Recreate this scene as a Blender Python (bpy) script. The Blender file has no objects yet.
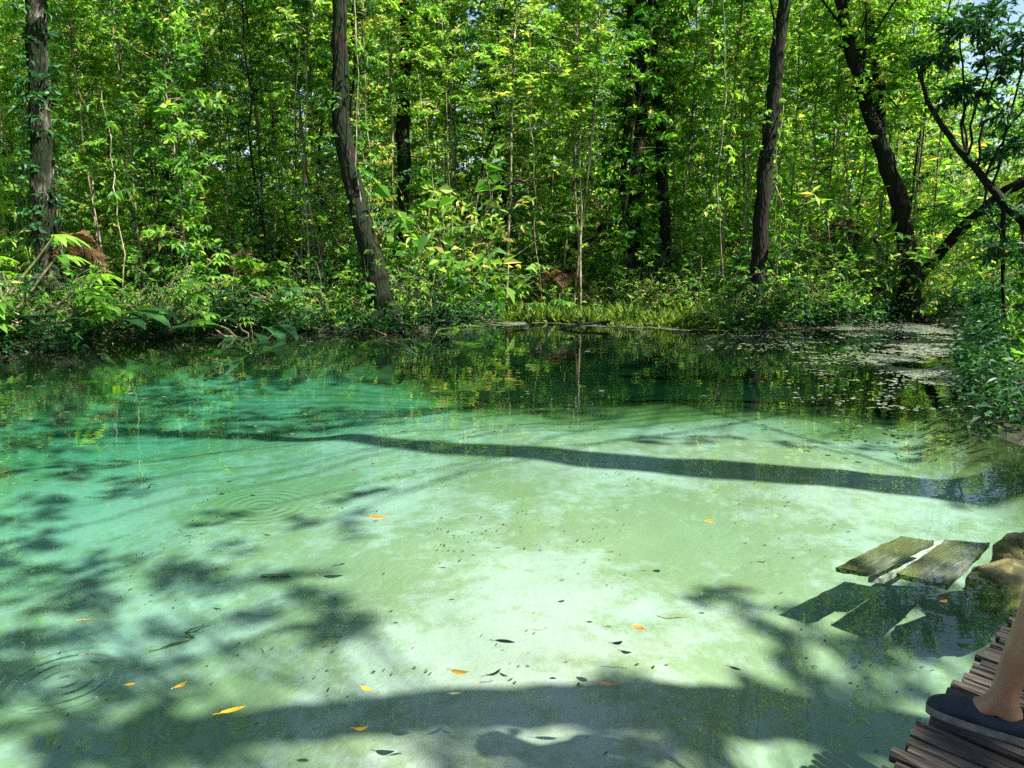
import bpy, math, random
import numpy as np
from mathutils import Vector, Matrix
R = math.radians
random.seed(7); rng = np.random.default_rng(7)
sc = bpy.context.scene
COL = sc.collection

# ------------------------------------------------------------------ camera
F = 773.0; H = 1.55; PITCH = math.atan(146 / F)
CP, SP = math.cos(PITCH), math.sin(PITCH)
def ray(px, py):
    u, v = (px - 512) / F, (py - 384) / F
    return np.array([u, CP - v * SP, -SP - v * CP])
CAM = np.array([0, 0, H])
def onz(px, py, z=0.0):
    d = ray(px, py); t = (z - H) / d[2]; return CAM + d * t
def aty(px, py, y):
    d = ray(px, py); return CAM + d * (y / d[1])
cam = bpy.data.cameras.new('camera'); co = bpy.data.objects.new('camera', cam); COL.objects.link(co)
cam.sensor_width = 36; cam.lens = 36 * F / 1024; cam.clip_end = 2000; cam.clip_start = 0.05
co.location = (0, 0, H); co.rotation_euler = (R(90) - PITCH, 0, 0)
sc.camera = co

# ------------------------------------------------------------------ light
SUN_EL = R(51); SUN_AZ = math.atan2(-0.454, 0.89)      # direction towards the sun in plan
S = np.array([math.cos(SUN_EL) * math.cos(SUN_AZ), math.cos(SUN_EL) * math.sin(SUN_AZ), math.sin(SUN_EL)])
sl = bpy.data.lights.new('sun', 'SUN'); so = bpy.data.objects.new('sun', sl); COL.objects.link(so)
sl.energy = 5.0; sl.angle = R(0.6); sl.color = (1, .955, .87)
so.rotation_euler = Vector(S).to_track_quat('Z', 'Y').to_euler(); so.location = (12, -4, 18)
w = bpy.data.worlds.new('World'); sc.world = w; w.use_nodes = True
nt = w.node_tree; nt.nodes.clear()
sky = nt.nodes.new('ShaderNodeTexSky'); sky.sky_type = 'NISHITA'; sky.sun_disc = False
sky.sun_elevation = SUN_EL; sky.sun_rotation = math.pi / 2 - SUN_AZ; sky.dust_density = 1.0; sky.air_density = 1.0
bg = nt.nodes.new('ShaderNodeBackground'); bg.inputs[1].default_value = 0.075
ow = nt.nodes.new('ShaderNodeOutputWorld')
nt.links.new(sky.outputs[0], bg.inputs[0]); nt.links.new(bg.outputs[0], ow.inputs[0])
sc.view_settings.view_transform = 'Standard'; sc.view_settings.look = 'None'
sc.view_settings.exposure = 1.7; sc.view_settings.gamma = 1
cy = sc.cycles
cy.max_bounces = 7; cy.diffuse_bounces = 4; cy.glossy_bounces = 3; cy.transmission_bounces = 5
cy.transparent_max_bounces = 10; cy.volume_bounces = 1; cy.caustics_reflective = False; cy.caustics_refractive = False
cy.use_denoising = False
try: cy.denoiser = 'OPENIMAGEDENOISE'; cy.denoising_input_passes = 'RGB_ALBEDO_NORMAL'; cy.denoising_prefilter = 'ACCURATE'
except Exception: pass

# ------------------------------------------------------------------ materials
def mat(name):
    m = bpy.data.materials.new(name); m.use_nodes = True; t = m.node_tree; t.nodes.clear()
    o = t.nodes.new('ShaderNodeOutputMaterial')
    def n(ty, **k):
        x = t.nodes.new('ShaderNode' + ty)
        for a, b in k.items():
            if a.startswith('i_'):
                key = a[2:]
                x.inputs[int(key) if key.isdigit() else key.replace('_', ' ')].default_value = b
            else: setattr(x, a, b)
        return x
    def l(a, b, ia=0, ib=0): t.links.new(a.outputs[ia], b.inputs[ib])
    return m, o, n, l
def ramp(node, stops):
    cr = node.color_ramp
    while len(cr.elements) > 1: cr.elements.remove(cr.elements[0])
    for i, (p, c) in enumerate(stops):
        e = cr.elements[0] if i == 0 else cr.elements.new(p)
        e.position = p; e.color = (*c, 1)
def leafmat(name, stops, trans=.45, rough=.52, spec=.35, transcol=1.0):
    m, o, n, l = mat(name)
    at = n('Attribute', attribute_name='tone'); oi = n('ObjectInfo')
    ad = n('Math', operation='MULTIPLY_ADD', i_1=.35, i_2=-.17); l(oi, ad, 'Random', 0)
    s = n('Math', operation='ADD', use_clamp=True); l(at, s, 'Fac', 0); l(ad, s, 0, 1)
    r = n('ValToRGB'); ramp(r, stops); l(s, r)
    p = n('BsdfPrincipled', i_Roughness=rough); l(r, p, 0, 'Base Color')
    p.inputs['Specular IOR Level'].default_value = spec
    tc = n('Mix', data_type='RGBA', blend_type='MULTIPLY'); tc.inputs[0].default_value = 1
    l(r, tc, 0, 6); tc.inputs[7].default_value = (1.65 * transcol, 1.72 * transcol, .68 * transcol, 1)
    tr = n('BsdfTranslucent'); l(tc, tr, 2, 0)
    mx = n('MixShader'); mx.inputs[0].default_value = trans; l(p, mx, 0, 1); l(tr, mx, 0, 2); l(mx, o)
    return m
LEAF = leafmat('leaf_green', [(0, (.025, .095, .018)), (.35, (.075, .22, .03)), (.7, (.19, .39, .05)), (.93, (.36, .52, .12)), (1, (.50, .42, .14))], trans=.56)
LEAFD = leafmat('leaf_deep_green', [(0, (.010, .045, .018)), (.5, (.022, .085, .028)), (1, (.065, .19, .055))], trans=.38, rough=.5)
LEAFY = leafmat('leaf_yellow_green', [(0, (.06, .18, .02)), (.5, (.18, .37, .04)), (.9, (.36, .52, .10)), (1, (.52, .46, .16))], trans=.5)
LEAFB = leafmat('leaf_brown', [(0, (.05, .028, .014)), (.5, (.15, .085, .04)), (1, (.34, .23, .12))], trans=.25, rough=.6)
GRASS = leafmat('grass_blades', [(0, (.03, .08, .012)), (.6, (.11, .20, .022)), (1, (.26, .32, .07))], trans=.45)
def barkmat(name, c0, c1, c2, moss=(.010, .017, .006), mf=.45, sc_=1.0, bump=.7, along=None):
    m, o, n, l = mat(name)
    tc = n('TexCoord'); mp = n('Mapping'); mp.inputs['Scale'].default_value = (9 * sc_, 9 * sc_, 2.4 * sc_); l(tc, mp, 'Object', 0)
    if along is not None: mp.vector_type = 'TEXTURE'; mp.inputs['Rotation'].default_value = (0, 0, along); mp.inputs['Scale'].default_value = (.45 / sc_, .035 / sc_, .035 / sc_)
    a = n('TexNoise', i_Scale=1.6, i_Detail=7, i_Roughness=.65); l(mp, a)
    r = n('ValToRGB'); ramp(r, [(.32, c0), (.5, c1), (.66, c2)]); l(a, r)
    b = n('TexNoise', i_Scale=2.6, i_Detail=4); l(tc, b, 'Object', 0)
    br = n('ValToRGB'); ramp(br, [(mf, (0, 0, 0)), (mf + .14, (1, 1, 1))]); l(b, br)
    mx = n('Mix', data_type='RGBA'); l(br, mx, 0, 0); l(r, mx, 0, 7); mx.inputs[6].default_value = (*moss, 1)
    p = n('BsdfPrincipled', i_Roughness=.9); p.inputs['Specular IOR Level'].default_value = .2; l(mx, p, 2, 'Base Color')
    v = n('TexVoronoi', i_Scale=3.0); l(mp, v)
    bm = n('Bump', i_Strength=bump, i_Distance=.03); ad = n('Math', operation='ADD'); l(a, ad, 0, 0); l(v, ad, 0, 1); l(ad, bm, 0, 'Height'); l(bm, p, 0, 'Normal')
    l(p, o); return m
BARK = barkmat('bark_brown', (.004, .003, .0025), (.011, .008, .006), (.036, .027, .019), moss=(.010, .016, .006))
BARKR = barkmat('bark_reddish', (.005, .0035, .003), (.014, .009, .006), (.065, .036, .024), mf=.5)
BARKP = barkmat('bark_pale', (.014, .011, .008), (.045, .037, .028), (.24, .22, .18), mf=.47)
POLE = barkmat('bark_pole', (.09, .075, .045), (.25, .21, .13), (.45, .40, .28), moss=(.08, .10, .03), mf=.38)

# ------------------------------------------------------------------ mesh builder
class MB:
    def __init__(s): s.v = []; s.f = []; s.t = []; s.n = 0; s.q = []; s.qt = []
    def tris(s, v, f, tone):
        v = np.asarray(v, float); f = np.asarray(f, int)
        s.v.append(v); s.f.append(f + s.n); s.t.append(np.broadcast_to(np.asarray(tone, float), (len(f),))); s.n += len(v)
    def quads(s, v, f, tone=.5):
        v = np.asarray(v, float); f = np.asarray(f, int)
        s.v.append(v); s.q.append(f + s.n); s.qt.append(np.broadcast_to(np.asarray(tone, float), (len(f),))); s.n += len(v)
    def leaves(s, p, d, nrm, L, W, tone, fold=.18, droop=.15):
        """4-vertex folded leaves, vectorised"""
        p, d, nrm = map(lambda a: np.asarray(a, float), (p, d, nrm))
        d = d / np.linalg.norm(d, axis=1, keepdims=True)
        sd = np.cross(d, nrm); sd /= np.linalg.norm(sd, axis=1, keepdims=True) + 1e-9
        up = np.cross(sd, d); L = np.asarray(L)[:, None]; W = np.asarray(W)[:, None]
        mid = p + d * L * .45
        a = mid + sd * W * .5 + up * W * fold; b = mid - sd * W * .5 + up * W * fold
        tip = p + d * L - up * L * droop
        v = np.stack([p, a, tip, b], 1).reshape(-1, 3); k = np.arange(len(p)) * 4
        f = np.stack([np.stack([k, k + 1, k + 2], 1), np.stack([k, k + 2, k + 3], 1)], 1).reshape(-1, 3)
        s.tris(v, f, np.repeat(tone, 2))
    def bigleaf(s, p, d, up, L, W, tone, seg=6, curl=.5, fold=.2):
        """one broad curved blade"""
        p, d, up = (np.asarray(a, float) for a in (p, d, up))
        d = d / np.linalg.norm(d); sd = np.cross(d, up); sd /= np.linalg.norm(sd) + 1e-9; up = np.cross(sd, d)
        v = []; c = p.copy(); a = 0
        for i in range(seg + 1):
            t = i / seg; wd = W * .5 * math.sin(math.pi * min(1, t ** .75)) ** .8 if 0 < t < 1 else W * .02
            ax = d * math.cos(a) - up * math.sin(a); un = up * math.cos(a) + d * math.sin(a)
            v += [c + sd * wd + un * wd * fold, c, c - sd * wd + un * wd * fold]
            c = c + ax * L / seg; a += curl / seg
        f = []
        for i in range(seg):
            k = i * 3; f += [(k, k + 3, k + 4, k + 1), (k + 1, k + 4, k + 5, k + 2)]
        s.quads(v, f, tone)
    def tube(s, pts, rad, sides=6, tone=.5, rough=0.0, cap=True):
        pts = np.asarray(pts, float); rad = np.broadcast_to(np.asarray(rad, float), (len(pts),)); n = len(pts)
        tg = np.gradient(pts, axis=0); tg /= np.linalg.norm(tg, axis=1, keepdims=True) + 1e-9
        ref = np.array([.31, .95, .05]) if abs(tg[0][2]) > .5 else np.array([0, 0, 1.0])
        v = []
        for i in range(n):
            a = np.cross(tg[i], ref); a /= np.linalg.norm(a) + 1e-9; b = np.cross(tg[i], a)
            th = np.arange(sides) / sides * 2 * math.pi
            r = rad[i] * (1 + rough * rng.normal(size=sides)) if rough else rad[i] * np.ones(sides)
            v.append(pts[i] + (np.cos(th) * r)[:, None] * a + (np.sin(th) * r)[:, None] * b)
        v = np.concatenate(v); f = []
        for i in range(n - 1):
            for j in range(sides):
                k = (j + 1) % sides; f.append((i * sides + j, i * sides + k, (i + 1) * sides + k, (i + 1) * sides + j))
        s.quads(v, f, tone)
        if cap:
            for i in (0, n - 1):
                ring = v[i * sides:(i + 1) * sides]
                vv = np.vstack([ring, ring.mean(0)]); ff = [(j, (j + 1) % sides, sides) for j in range(sides)]
                s.tris(vv, ff, tone)
    def mesh(s, name, m, smooth=False):
        me = bpy.data.meshes.new(name)
        v = np.concatenate(s.v).astype(np.float32)
        T = np.concatenate(s.f) if s.f else np.zeros((0, 3), int); Q = np.concatenate(s.q) if s.q else np.zeros((0, 4), int)
        tn = np.concatenate(([np.concatenate(s.t)] if s.t else []) + ([np.concatenate(s.qt)] if s.qt else [])).astype(np.float32)
        me.vertices.add(len(v)); me.vertices.foreach_set('co', v.ravel())
        li = np.concatenate([T.ravel(), Q.ravel()]).astype(np.int32); nl = np.concatenate([np.full(len(T), 3), np.full(len(Q), 4)]).astype(np.int32)
        me.loops.add(len(li)); me.loops.foreach_set('vertex_index', li)
        me.polygons.add(len(nl)); st = np.concatenate([[0], np.cumsum(nl)[:-1]]).astype(np.int32)
        me.polygons.foreach_set('loop_start', st); me.polygons.foreach_set('loop_total', nl)
        me.polygons.foreach_set('use_smooth', np.full(len(nl), bool(smooth)))
        at = me.attributes.new('tone', 'FLOAT', 'FACE'); at.data.foreach_set('value', tn)
        me.materials.append(m); me.update(calc_edges=True); me.validate(); return me
    def obj(s, name, m, parent=None, smooth=False):
        return link(name, s.mesh(name, m, smooth), parent)
def link(name, me, parent=None):
    o = bpy.data.objects.new(name, me); COL.objects.link(o)
    if parent is not None: o.parent = parent
    return o
def tag(o, label=None, cat=None, group=None, kind=None):
    if label: o['label'] = label
    if cat: o['category'] = cat
    if group: o['group'] = group
    if kind: o['kind'] = kind
    return o
def empty(name, loc, label, cat, group=None):
    o = bpy.data.objects.new(name, None); COL.objects.link(o); o.location = tuple(loc); o.empty_display_size = .2
    return tag(o, label, cat, group)
def copy_tree(root, loc, rz, s, label=None, tilt=(0, 0)):
    r = root.copy(); COL.objects.link(r); r.location = tuple(loc); r.rotation_euler = (tilt[0], tilt[1], rz); r.scale = s
    if label: r['label'] = label
    for c in list(root.children):
        d = c.copy(); COL.objects.link(d); d.parent = r
        for g in c.children:
            e = g.copy(); COL.objects.link(e); e.parent = d
    return r

# ------------------------------------------------------------------ noise helper
def vnoise(x, y, sc_, seed):
    r = np.random.default_rng(seed); T = r.random((64, 64)); x = np.asarray(x) / sc_; y = np.asarray(y) / sc_
    xi = np.floor(x).astype(int); yi = np.floor(y).astype(int); fx = x - xi; fy = y - yi; fx = fx * fx * (3 - 2 * fx); fy = fy * fy * (3 - 2 * fy)
    g = lambda a, b: T[a % 64, b % 64]
    return (g(xi, yi) * (1 - fx) + g(xi + 1, yi) * fx) * (1 - fy) + (g(xi, yi + 1) * (1 - fx) + g(xi + 1, yi + 1) * fx) * fy

# ------------------------------------------------------------------ pool outline (world, from the picture)
def g2(px, py): p = onz(px, py); return (p[0], p[1])
SHORE = [g2(1024, 430), g2(1000, 405), g2(978, 385), g2(985, 345), g2(984, 322), (10.5, 16.9), (12.2, 20.5), (15.5, 24), (20, 26.5), (20, 24.5), (14.6, 21.5), (11.8, 19),
         (9.5, 17.0), g2(936, 318), g2(880, 323), g2(826, 327), g2(740, 331), g2(640, 327), g2(560, 323), g2(505, 322), g2(440, 328), g2(380, 334), g2(300, 333),
         g2(230, 331), g2(150, 336), g2(95, 339), g2(60, 352), g2(0, 352), (-8.6, 9.2), (-9.0, 6), (-8.2, 2.5), (-6.5, -.8), (-3.5, -2.6), (0, -2.6), (3.2, -1.5), (4.2, .8), (4.4, 3), (4.1, 4.8)]
SH = np.array(SHORE)
def sdist(x, y):
    """signed distance to the shoreline: positive inside the pool"""
    x = np.asarray(x, float); y = np.asarray(y, float); sh = x.shape; x = x.ravel(); y = y.ravel()
    best = np.full(x.shape, 1e9); ins = np.zeros(x.shape, bool); n = len(SH)
    for i in range(n):
        a, b = SH[i], SH[(i + 1) % n]; e = b - a
        t = np.clip(((x - a[0]) * e[0] + (y - a[1]) * e[1]) / (e @ e), 0, 1)
        best = np.minimum(best, np.hypot(x - a[0] - t * e[0], y - a[1] - t * e[1]))
        c = ((a[1] > y) != (b[1] > y)) & (x < e[0] * (y - a[1]) / (e[1] if abs(e[1]) > 1e-9 else 1e-9) + a[0]); ins ^= c
    return np.where(ins, best, -best).reshape(sh)
DP = [(500, 760, .10), (640, 740, .12), (400, 740, .14), (250, 745, .3), (100, 750, .5), (500, 650, .16), (650, 650, .14), (330, 640, .25), (500, 560, .22), (620, 500, .22), (750, 560, .22), (700, 425, .16), (580, 410, .2), (800, 430, .14), (860, 450, .16),
      (420, 500, .26), (300, 480, .32), (200, 520, .42), (80, 560, .5), (50, 680, .45), (160, 640, .42), (10, 480, .6), (220, 420, .5), (60, 420, .65), (400, 400, .32), (300, 370, .62), (120, 380, .75), (480, 350, .6), (620, 345, .7), (760, 345, .6), (870, 370, .4), (560, 385, .34), (700, 385, .3), (800, 395, .25),
      (930, 420, .25), (980, 470, .25), (900, 530, .22), (960, 600, .32), (900, 640, .4), (860, 700, .45), (800, 740, .35), (960, 360, .3), (600, 460, .24), (800, 490, .22)]
DW = np.array([(*g2(a, b), d) for a, b, d in DP])
def depth(x, y):
    x = np.asarray(x, float); y = np.asarray(y, float); num = 0; den = 0
    for a, b, d in DW:
        sg = .28 + .09 * math.hypot(a, b)
        w_ = 1 / ((x - a) ** 2 + (y - b) ** 2 + sg * sg * .9) ** 2; num = num + w_ * d; den = den + w_
    return num / den
def height(x, y):
    s = sdist(x, y); ins = np.clip(s / .9, 0, 1); ins = ins * ins * (3 - 2 * ins)
    d = depth(x, y) + .08 + (vnoise(x, y, 1.1, 3) - .5) * .05 + (vnoise(x, y, .33, 4) - .5) * .022
    out = np.clip(-s, 0, None)
    gent = 1 - .8 * np.exp(-((x - 2.0) / 2.4) ** 4) * (y > 10)
    bank = gent * .16 * np.clip(out / .35, 0, 1) + .035 * np.clip(out - .3, 0, 12) + (vnoise(x, y, 1.7, 5) - .5) * .18 * np.clip(out / 1.0, 0, 1)
    return np.where(s > 0, -.02 - np.clip(d, .04, 2) * ins, bank - .02)
def bedpt(px, py):
    d = ray(px, py); t = (0 - H) / d[2]
    for _ in range(60):
        p = CAM + d * t
        if p[2] <= height(p[0], p[1]): break
        t += .03 * t / 3
    return p

xs = np.concatenate([[-400, -150, -70, -40, -28, -20, -15], np.arange(-12, -6, .3), np.arange(-6, 6, .1), np.arange(6, 14, .25), [14.5, 16, 18, 21, 25, 32, 45, 80, 160, 400]])
ys = np.concatenate([[-400, -120, -50, -25, -14, -8, -5, -4], np.arange(-3.2, 1, .25), np.arange(1, 8, .08), np.arange(8, 18, .2), np.arange(18, 30, .6), [32, 36, 42, 55, 90, 200, 500]])
X, Y = np.meshgrid(xs, ys); Z = height(X, Y)
far_ = np.hypot(X, Y - 8) > 60; Z[far_] = .8
nx, ny = len(xs), len(ys); V = np.stack([X, Y, Z], -1).reshape(-1, 3)
ii, jj = np.meshgrid(np.arange(nx - 1), np.arange(ny - 1)); k = (jj * nx + ii).ravel()
Q = np.stack([k, k + 1, k + nx + 1, k + nx], 1); zc = V[Q][:, :, 2].max(1)
def submesh(name, sel, m, kind):
    q = Q[sel]; u, inv = np.unique(q.ravel(), return_inverse=True)
    b = MB(); b.quads(V[u], inv.reshape(-1, 4)); o = b.obj(name, m, smooth=True); o['kind'] = kind; return o

# ground material: dark soil under leaf litter
GM, o, n, l = mat('forest_soil'); tc = n('TexCoord')
a = n('TexNoise', i_Scale=1.3, i_Detail=6); l(tc, a, 'Object'); b = n('TexVoronoi', i_Scale=16.0); l(tc, b, 'Object')
r1 = n('ValToRGB'); ramp(r1, [(.3, (.018, .014, .009)), (.55, (.055, .04, .022)), (.75, (.09, .075, .035))]); l(a, r1)
r2 = n('ValToRGB'); ramp(r2, [(0, (.11, .07, .035)), (.35, (.07, .05, .025)), (.6, (.02, .016, .01))]); l(b, r2)
mx = n('Mix', data_type='RGBA'); mx.inputs[0].default_value = .55; l(r1, mx, 0, 6); l(r2, mx, 0, 7)
p = n('BsdfPrincipled', i_Roughness=.9); l(mx, p, 2, 'Base Color'); bu = n('Bump', i_Strength=.8, i_Distance=.04); l(b, bu, 0, 'Height'); l(bu, p, 0, 'Normal'); l(p, o)
# bed material: pale silt with olive algae patches and speckles
BM, o, n, l = mat('pale_silt'); tc = n('TexCoord')
a = n('TexNoise', i_Scale=.9, i_Detail=6, i_Roughness=.6, i_Distortion=.6); l(tc, a, 'Object')
r1 = n('ValToRGB'); ramp(r1, [(.3, (.28, .26, .205)), (.5, (.36, .335, .28)), (.7, (.40, .385, .33))]); l(a, r1)
c = n('TexNoise', i_Scale=5.5, i_Detail=8, i_Roughness=.72); l(tc, c, 'Object')
d2 = n('TexNoise', i_Scale=.75, i_Detail=3, i_Roughness=.5); mp = n('Mapping'); mp.inputs['Location'].default_value = (3.3, 1.2, 0); l(tc, mp, 'Object'); l(mp, d2)
ad = n('Math', operation='MULTIPLY_ADD', i_1=.85); l(d2, ad, 0, 0); l(c, ad, 0, 2)
r2 = n('ValToRGB'); ramp(r2, [(.92, (0, 0, 0)), (1.0, (.5, .5, .5))]); l(ad, r2)
r2.color_ramp.elements[0].position = .82; r2.color_ramp.elements[1].color = (.62, .62, .62, 1)
al = n('Mix', data_type='RGBA'); l(r2, al, 0, 0); l(r1, al, 0, 6); al.inputs[7].default_value = (.17, .19, .06, 1)
sp = n('TexNoise', i_Scale=38.0, i_Detail=3, i_Roughness=.6); l(tc, sp, 'Object')
r3 = n('ValToRGB'); ramp(r3, [(.66, (0, 0, 0)), (.72, (.6, .6, .6))]); l(sp, r3)
m2 = n('Mix', data_type='RGBA'); l(r3, m2, 0, 0); l(al, m2, 2, 6); m2.inputs[7].default_value = (.2, .18, .1, 1)
# far/right margin of the bed coloured olive to near-black, standing in for shade
e1 = n('Attribute', attribute_name='painted_shade')
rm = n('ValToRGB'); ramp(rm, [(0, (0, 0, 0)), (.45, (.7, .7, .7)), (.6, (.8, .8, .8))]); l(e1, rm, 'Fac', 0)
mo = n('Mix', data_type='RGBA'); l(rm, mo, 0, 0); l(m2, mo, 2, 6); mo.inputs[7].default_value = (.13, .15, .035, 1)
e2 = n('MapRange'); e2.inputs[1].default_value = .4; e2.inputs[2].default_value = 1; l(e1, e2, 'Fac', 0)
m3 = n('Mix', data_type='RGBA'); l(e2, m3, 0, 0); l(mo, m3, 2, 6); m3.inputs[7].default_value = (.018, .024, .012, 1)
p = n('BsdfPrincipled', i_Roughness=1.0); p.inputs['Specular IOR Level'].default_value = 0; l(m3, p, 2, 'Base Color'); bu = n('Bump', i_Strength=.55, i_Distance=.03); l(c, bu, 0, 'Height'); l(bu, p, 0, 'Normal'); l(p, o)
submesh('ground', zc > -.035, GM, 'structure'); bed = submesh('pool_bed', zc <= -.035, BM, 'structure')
bv = np.empty(len(bed.data.vertices) * 3, np.float32); bed.data.vertices.foreach_get('co', bv); bv = bv.reshape(-1, 3)
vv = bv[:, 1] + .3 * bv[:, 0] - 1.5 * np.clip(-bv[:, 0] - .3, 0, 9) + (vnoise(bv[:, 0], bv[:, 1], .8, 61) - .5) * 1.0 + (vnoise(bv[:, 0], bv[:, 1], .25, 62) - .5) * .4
painted_shade = np.clip((vv - 7.9) / 1.7, 0, 1); sd_ = sdist(bv[:, 0], bv[:, 1]); painted_shade = np.maximum(painted_shade, np.clip((.9 - sd_) / .7, 0, 1) * (bv[:, 1] > 4.6))  # mask of the painted shade: far/right bed plus a strip along the bank
bed.data.attributes.new('painted_shade', 'FLOAT', 'POINT').data.foreach_set('value', painted_shade.astype(np.float32))

# ------------------------------------------------------------------ water
WM, o, n, l = mat('clear_water'); tc = n('TexCoord')
mp = n('Mapping'); mp.inputs['Scale'].default_value = (1.0, 1.6, 1); l(tc, mp, 'Object')
a = n('TexNoise', i_Scale=1.5, i_Detail=3, i_Roughness=.5); l(mp, a)
b = n('TexNoise', i_Scale=7.0, i_Detail=2); l(mp, b)
ab = n('Math', operation='MULTIPLY_ADD', i_1=.10); l(b, ab, 0, 0); l(a, ab, 0, 2)
hsum = ab
bn = n('TexNoise', i_Scale=4.5, i_Detail=2); l(tc, bn, 'Object'); brk = n('MapRange'); brk.inputs[1].default_value = .34; brk.inputs[2].default_value = .5; l(bn, brk)
for (px, py, rad, lam, amp) in [(65, 680, .30, .05, 1.2), (262, 506, .42, .06, .7), (480, 300 + 225, .3, .06, .1), (620, 345, .5, .1, .1), (150, 400, .6, .12, .1)]:
    c = onz(px, py)
    vd = n('VectorMath', operation='DISTANCE'); l(tc, vd, 'Object', 0); vd.inputs[1].default_value = (c[0], c[1], 0)
    s_ = n('Math', operation='MULTIPLY', i_1=2 * math.pi / lam); l(vd, s_, 'Value', 0)
    si = n('Math', operation='SINE'); l(s_, si)
    fo = n('MapRange', interpolation_type='SMOOTHSTEP'); fo.inputs[1].default_value = rad * .45; fo.inputs[2].default_value = rad; fo.inputs[3].default_value = amp; fo.inputs[4].default_value = 0; l(vd, fo, 'Value', 0)
    m0 = n('Math', operation='MULTIPLY'); l(si, m0, 0, 0); l(fo, m0, 0, 1); mu = n('Math', operation='MULTIPLY'); l(m0, mu, 0, 0); l(brk, mu, 0, 1)
    a2 = n('Math', operation='ADD'); l(mu, a2, 0, 0); l(hsum, a2, 0, 1); hsum = a2
bu = n('Bump', i_Strength=1.0, i_Distance=.0032); l(hsum, bu, 0, 'Height')
ge = n('NewGeometry'); dt = n('VectorMath', operation='DOT_PRODUCT'); l(ge, dt, 'Incoming', 0); l(bu, dt, 0, 1)
ac = n('Math', operation='ABSOLUTE'); l(dt, ac, 'Value', 0); om = n('Math', operation='SUBTRACT', i_0=1.0, use_clamp=True); l(ac, om, 0, 1)
pw = n('Math', operation='POWER', i_1=4.3); l(om, pw, 0, 0); fr = n('Math', operation='MULTIPLY_ADD', i_1=.98, i_2=.02); l(pw, fr, 0, 0)
gl = n('BsdfGlossy', i_Roughness=.0); l(bu, gl, 0, 'Normal')
tr = n('BsdfTransparent'); mx = n('MixShader'); l(fr, mx, 0, 0); l(tr, mx, 0, 1); l(gl, mx, 0, 2); l(mx, o, 0, 'Surface')
va = n('VolumeAbsorption', i_Density=1.0); va.inputs[0].default_value = (.41, .825, .75, 1); va.inputs[1].default_value = .88
l(va, o, 0, 'Volume')
WX0, WX1, WY0, WY1 = -13, 24, -6, 30
b = MB(); zt, zb = 0, -3.0
b.quads([(WX0, WY0, zt), (WX1, WY0, zt), (WX1, WY1, zt), (WX0, WY1, zt), (WX0, WY0, zb), (WX1, WY0, zb), (WX1, WY1, zb), (WX0, WY1, zb)],
        [(0, 1, 2, 3), (7, 6, 5, 4), (0, 4, 5, 1), (1, 5, 6, 2), (2, 6, 7, 3), (3, 7, 4, 0)])
b.obj('water', WM)['kind'] = 'structure'

# ------------------------------------------------------------------ foliage generators
def rdir(n, zmin=-.3, zmax=.8):
    th = rng.random(n) * 2 * math.pi; z = rng.uniform(zmin, zmax, n); r = np.sqrt(1 - z * z)
    return np.stack([np.cos(th) * r, np.sin(th) * r, z], 1)
def upn(n, j=.6):
    v = np.tile([0, 0, 1.0], (n, 1)) + rng.normal(size=(n, 3)) * j; return v / np.linalg.norm(v, axis=1, keepdims=True)
def twig(lb, wb, p0, d, ln, n, L, W, base=.5, tspread=.28, droop=.35, r=.006, start=.15):
    d = d / np.linalg.norm(d); t = np.linspace(0, 1, 5)[:, None]
    pts = p0 + d * ln * t + np.array([0, 0, -1]) * droop * ln * t ** 2 * .6
    if wb is not None: wb.tube(pts, np.linspace(r, r * .35, 5), 3, cap=False)
    s = np.sort(rng.uniform(start, 1, n)); P = p0 + d * ln * s[:, None] + np.array([0, 0, -1]) * (droop * ln * s ** 2 * .6)[:, None]
    sd = np.cross(d, [0, 0, 1]); sd = sd / (np.linalg.norm(sd) + 1e-6); sg = np.where(np.arange(n) % 2, 1, -1)[:, None]
    dd = d * .5 + sd * sg * .75 + rng.normal(size=(n, 3)) * .4 + np.array([0, 0, -.3])
    LL = L * rng.uniform(.6, 1.25, n)
    lb.leaves(P, dd + [0, 0, rng.normal() * .25], upn(n, .8), LL, LL * (W / L) * rng.uniform(.8, 1.2, n), np.where(rng.random(n) < .025, 1.2, np.clip(base + rng.normal(size=n) * tspread * .75, 0, .98)), droop=rng.uniform(.05, .3))
def wobble(p0, p1, n, amp):
    t = np.linspace(0, 1, n)[:, None]; p0 = np.asarray(p0, float); p1 = np.asarray(p1, float)
    off = np.cumsum(rng.normal(size=(n, 3)), 0) * amp / math.sqrt(n); off -= off[0] * (1 - t) + off[-1] * t; off *= np.sin(t * math.pi) * .7 + .3; off[0] = 0
    return p0 + (p1 - p0) * t + off

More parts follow.
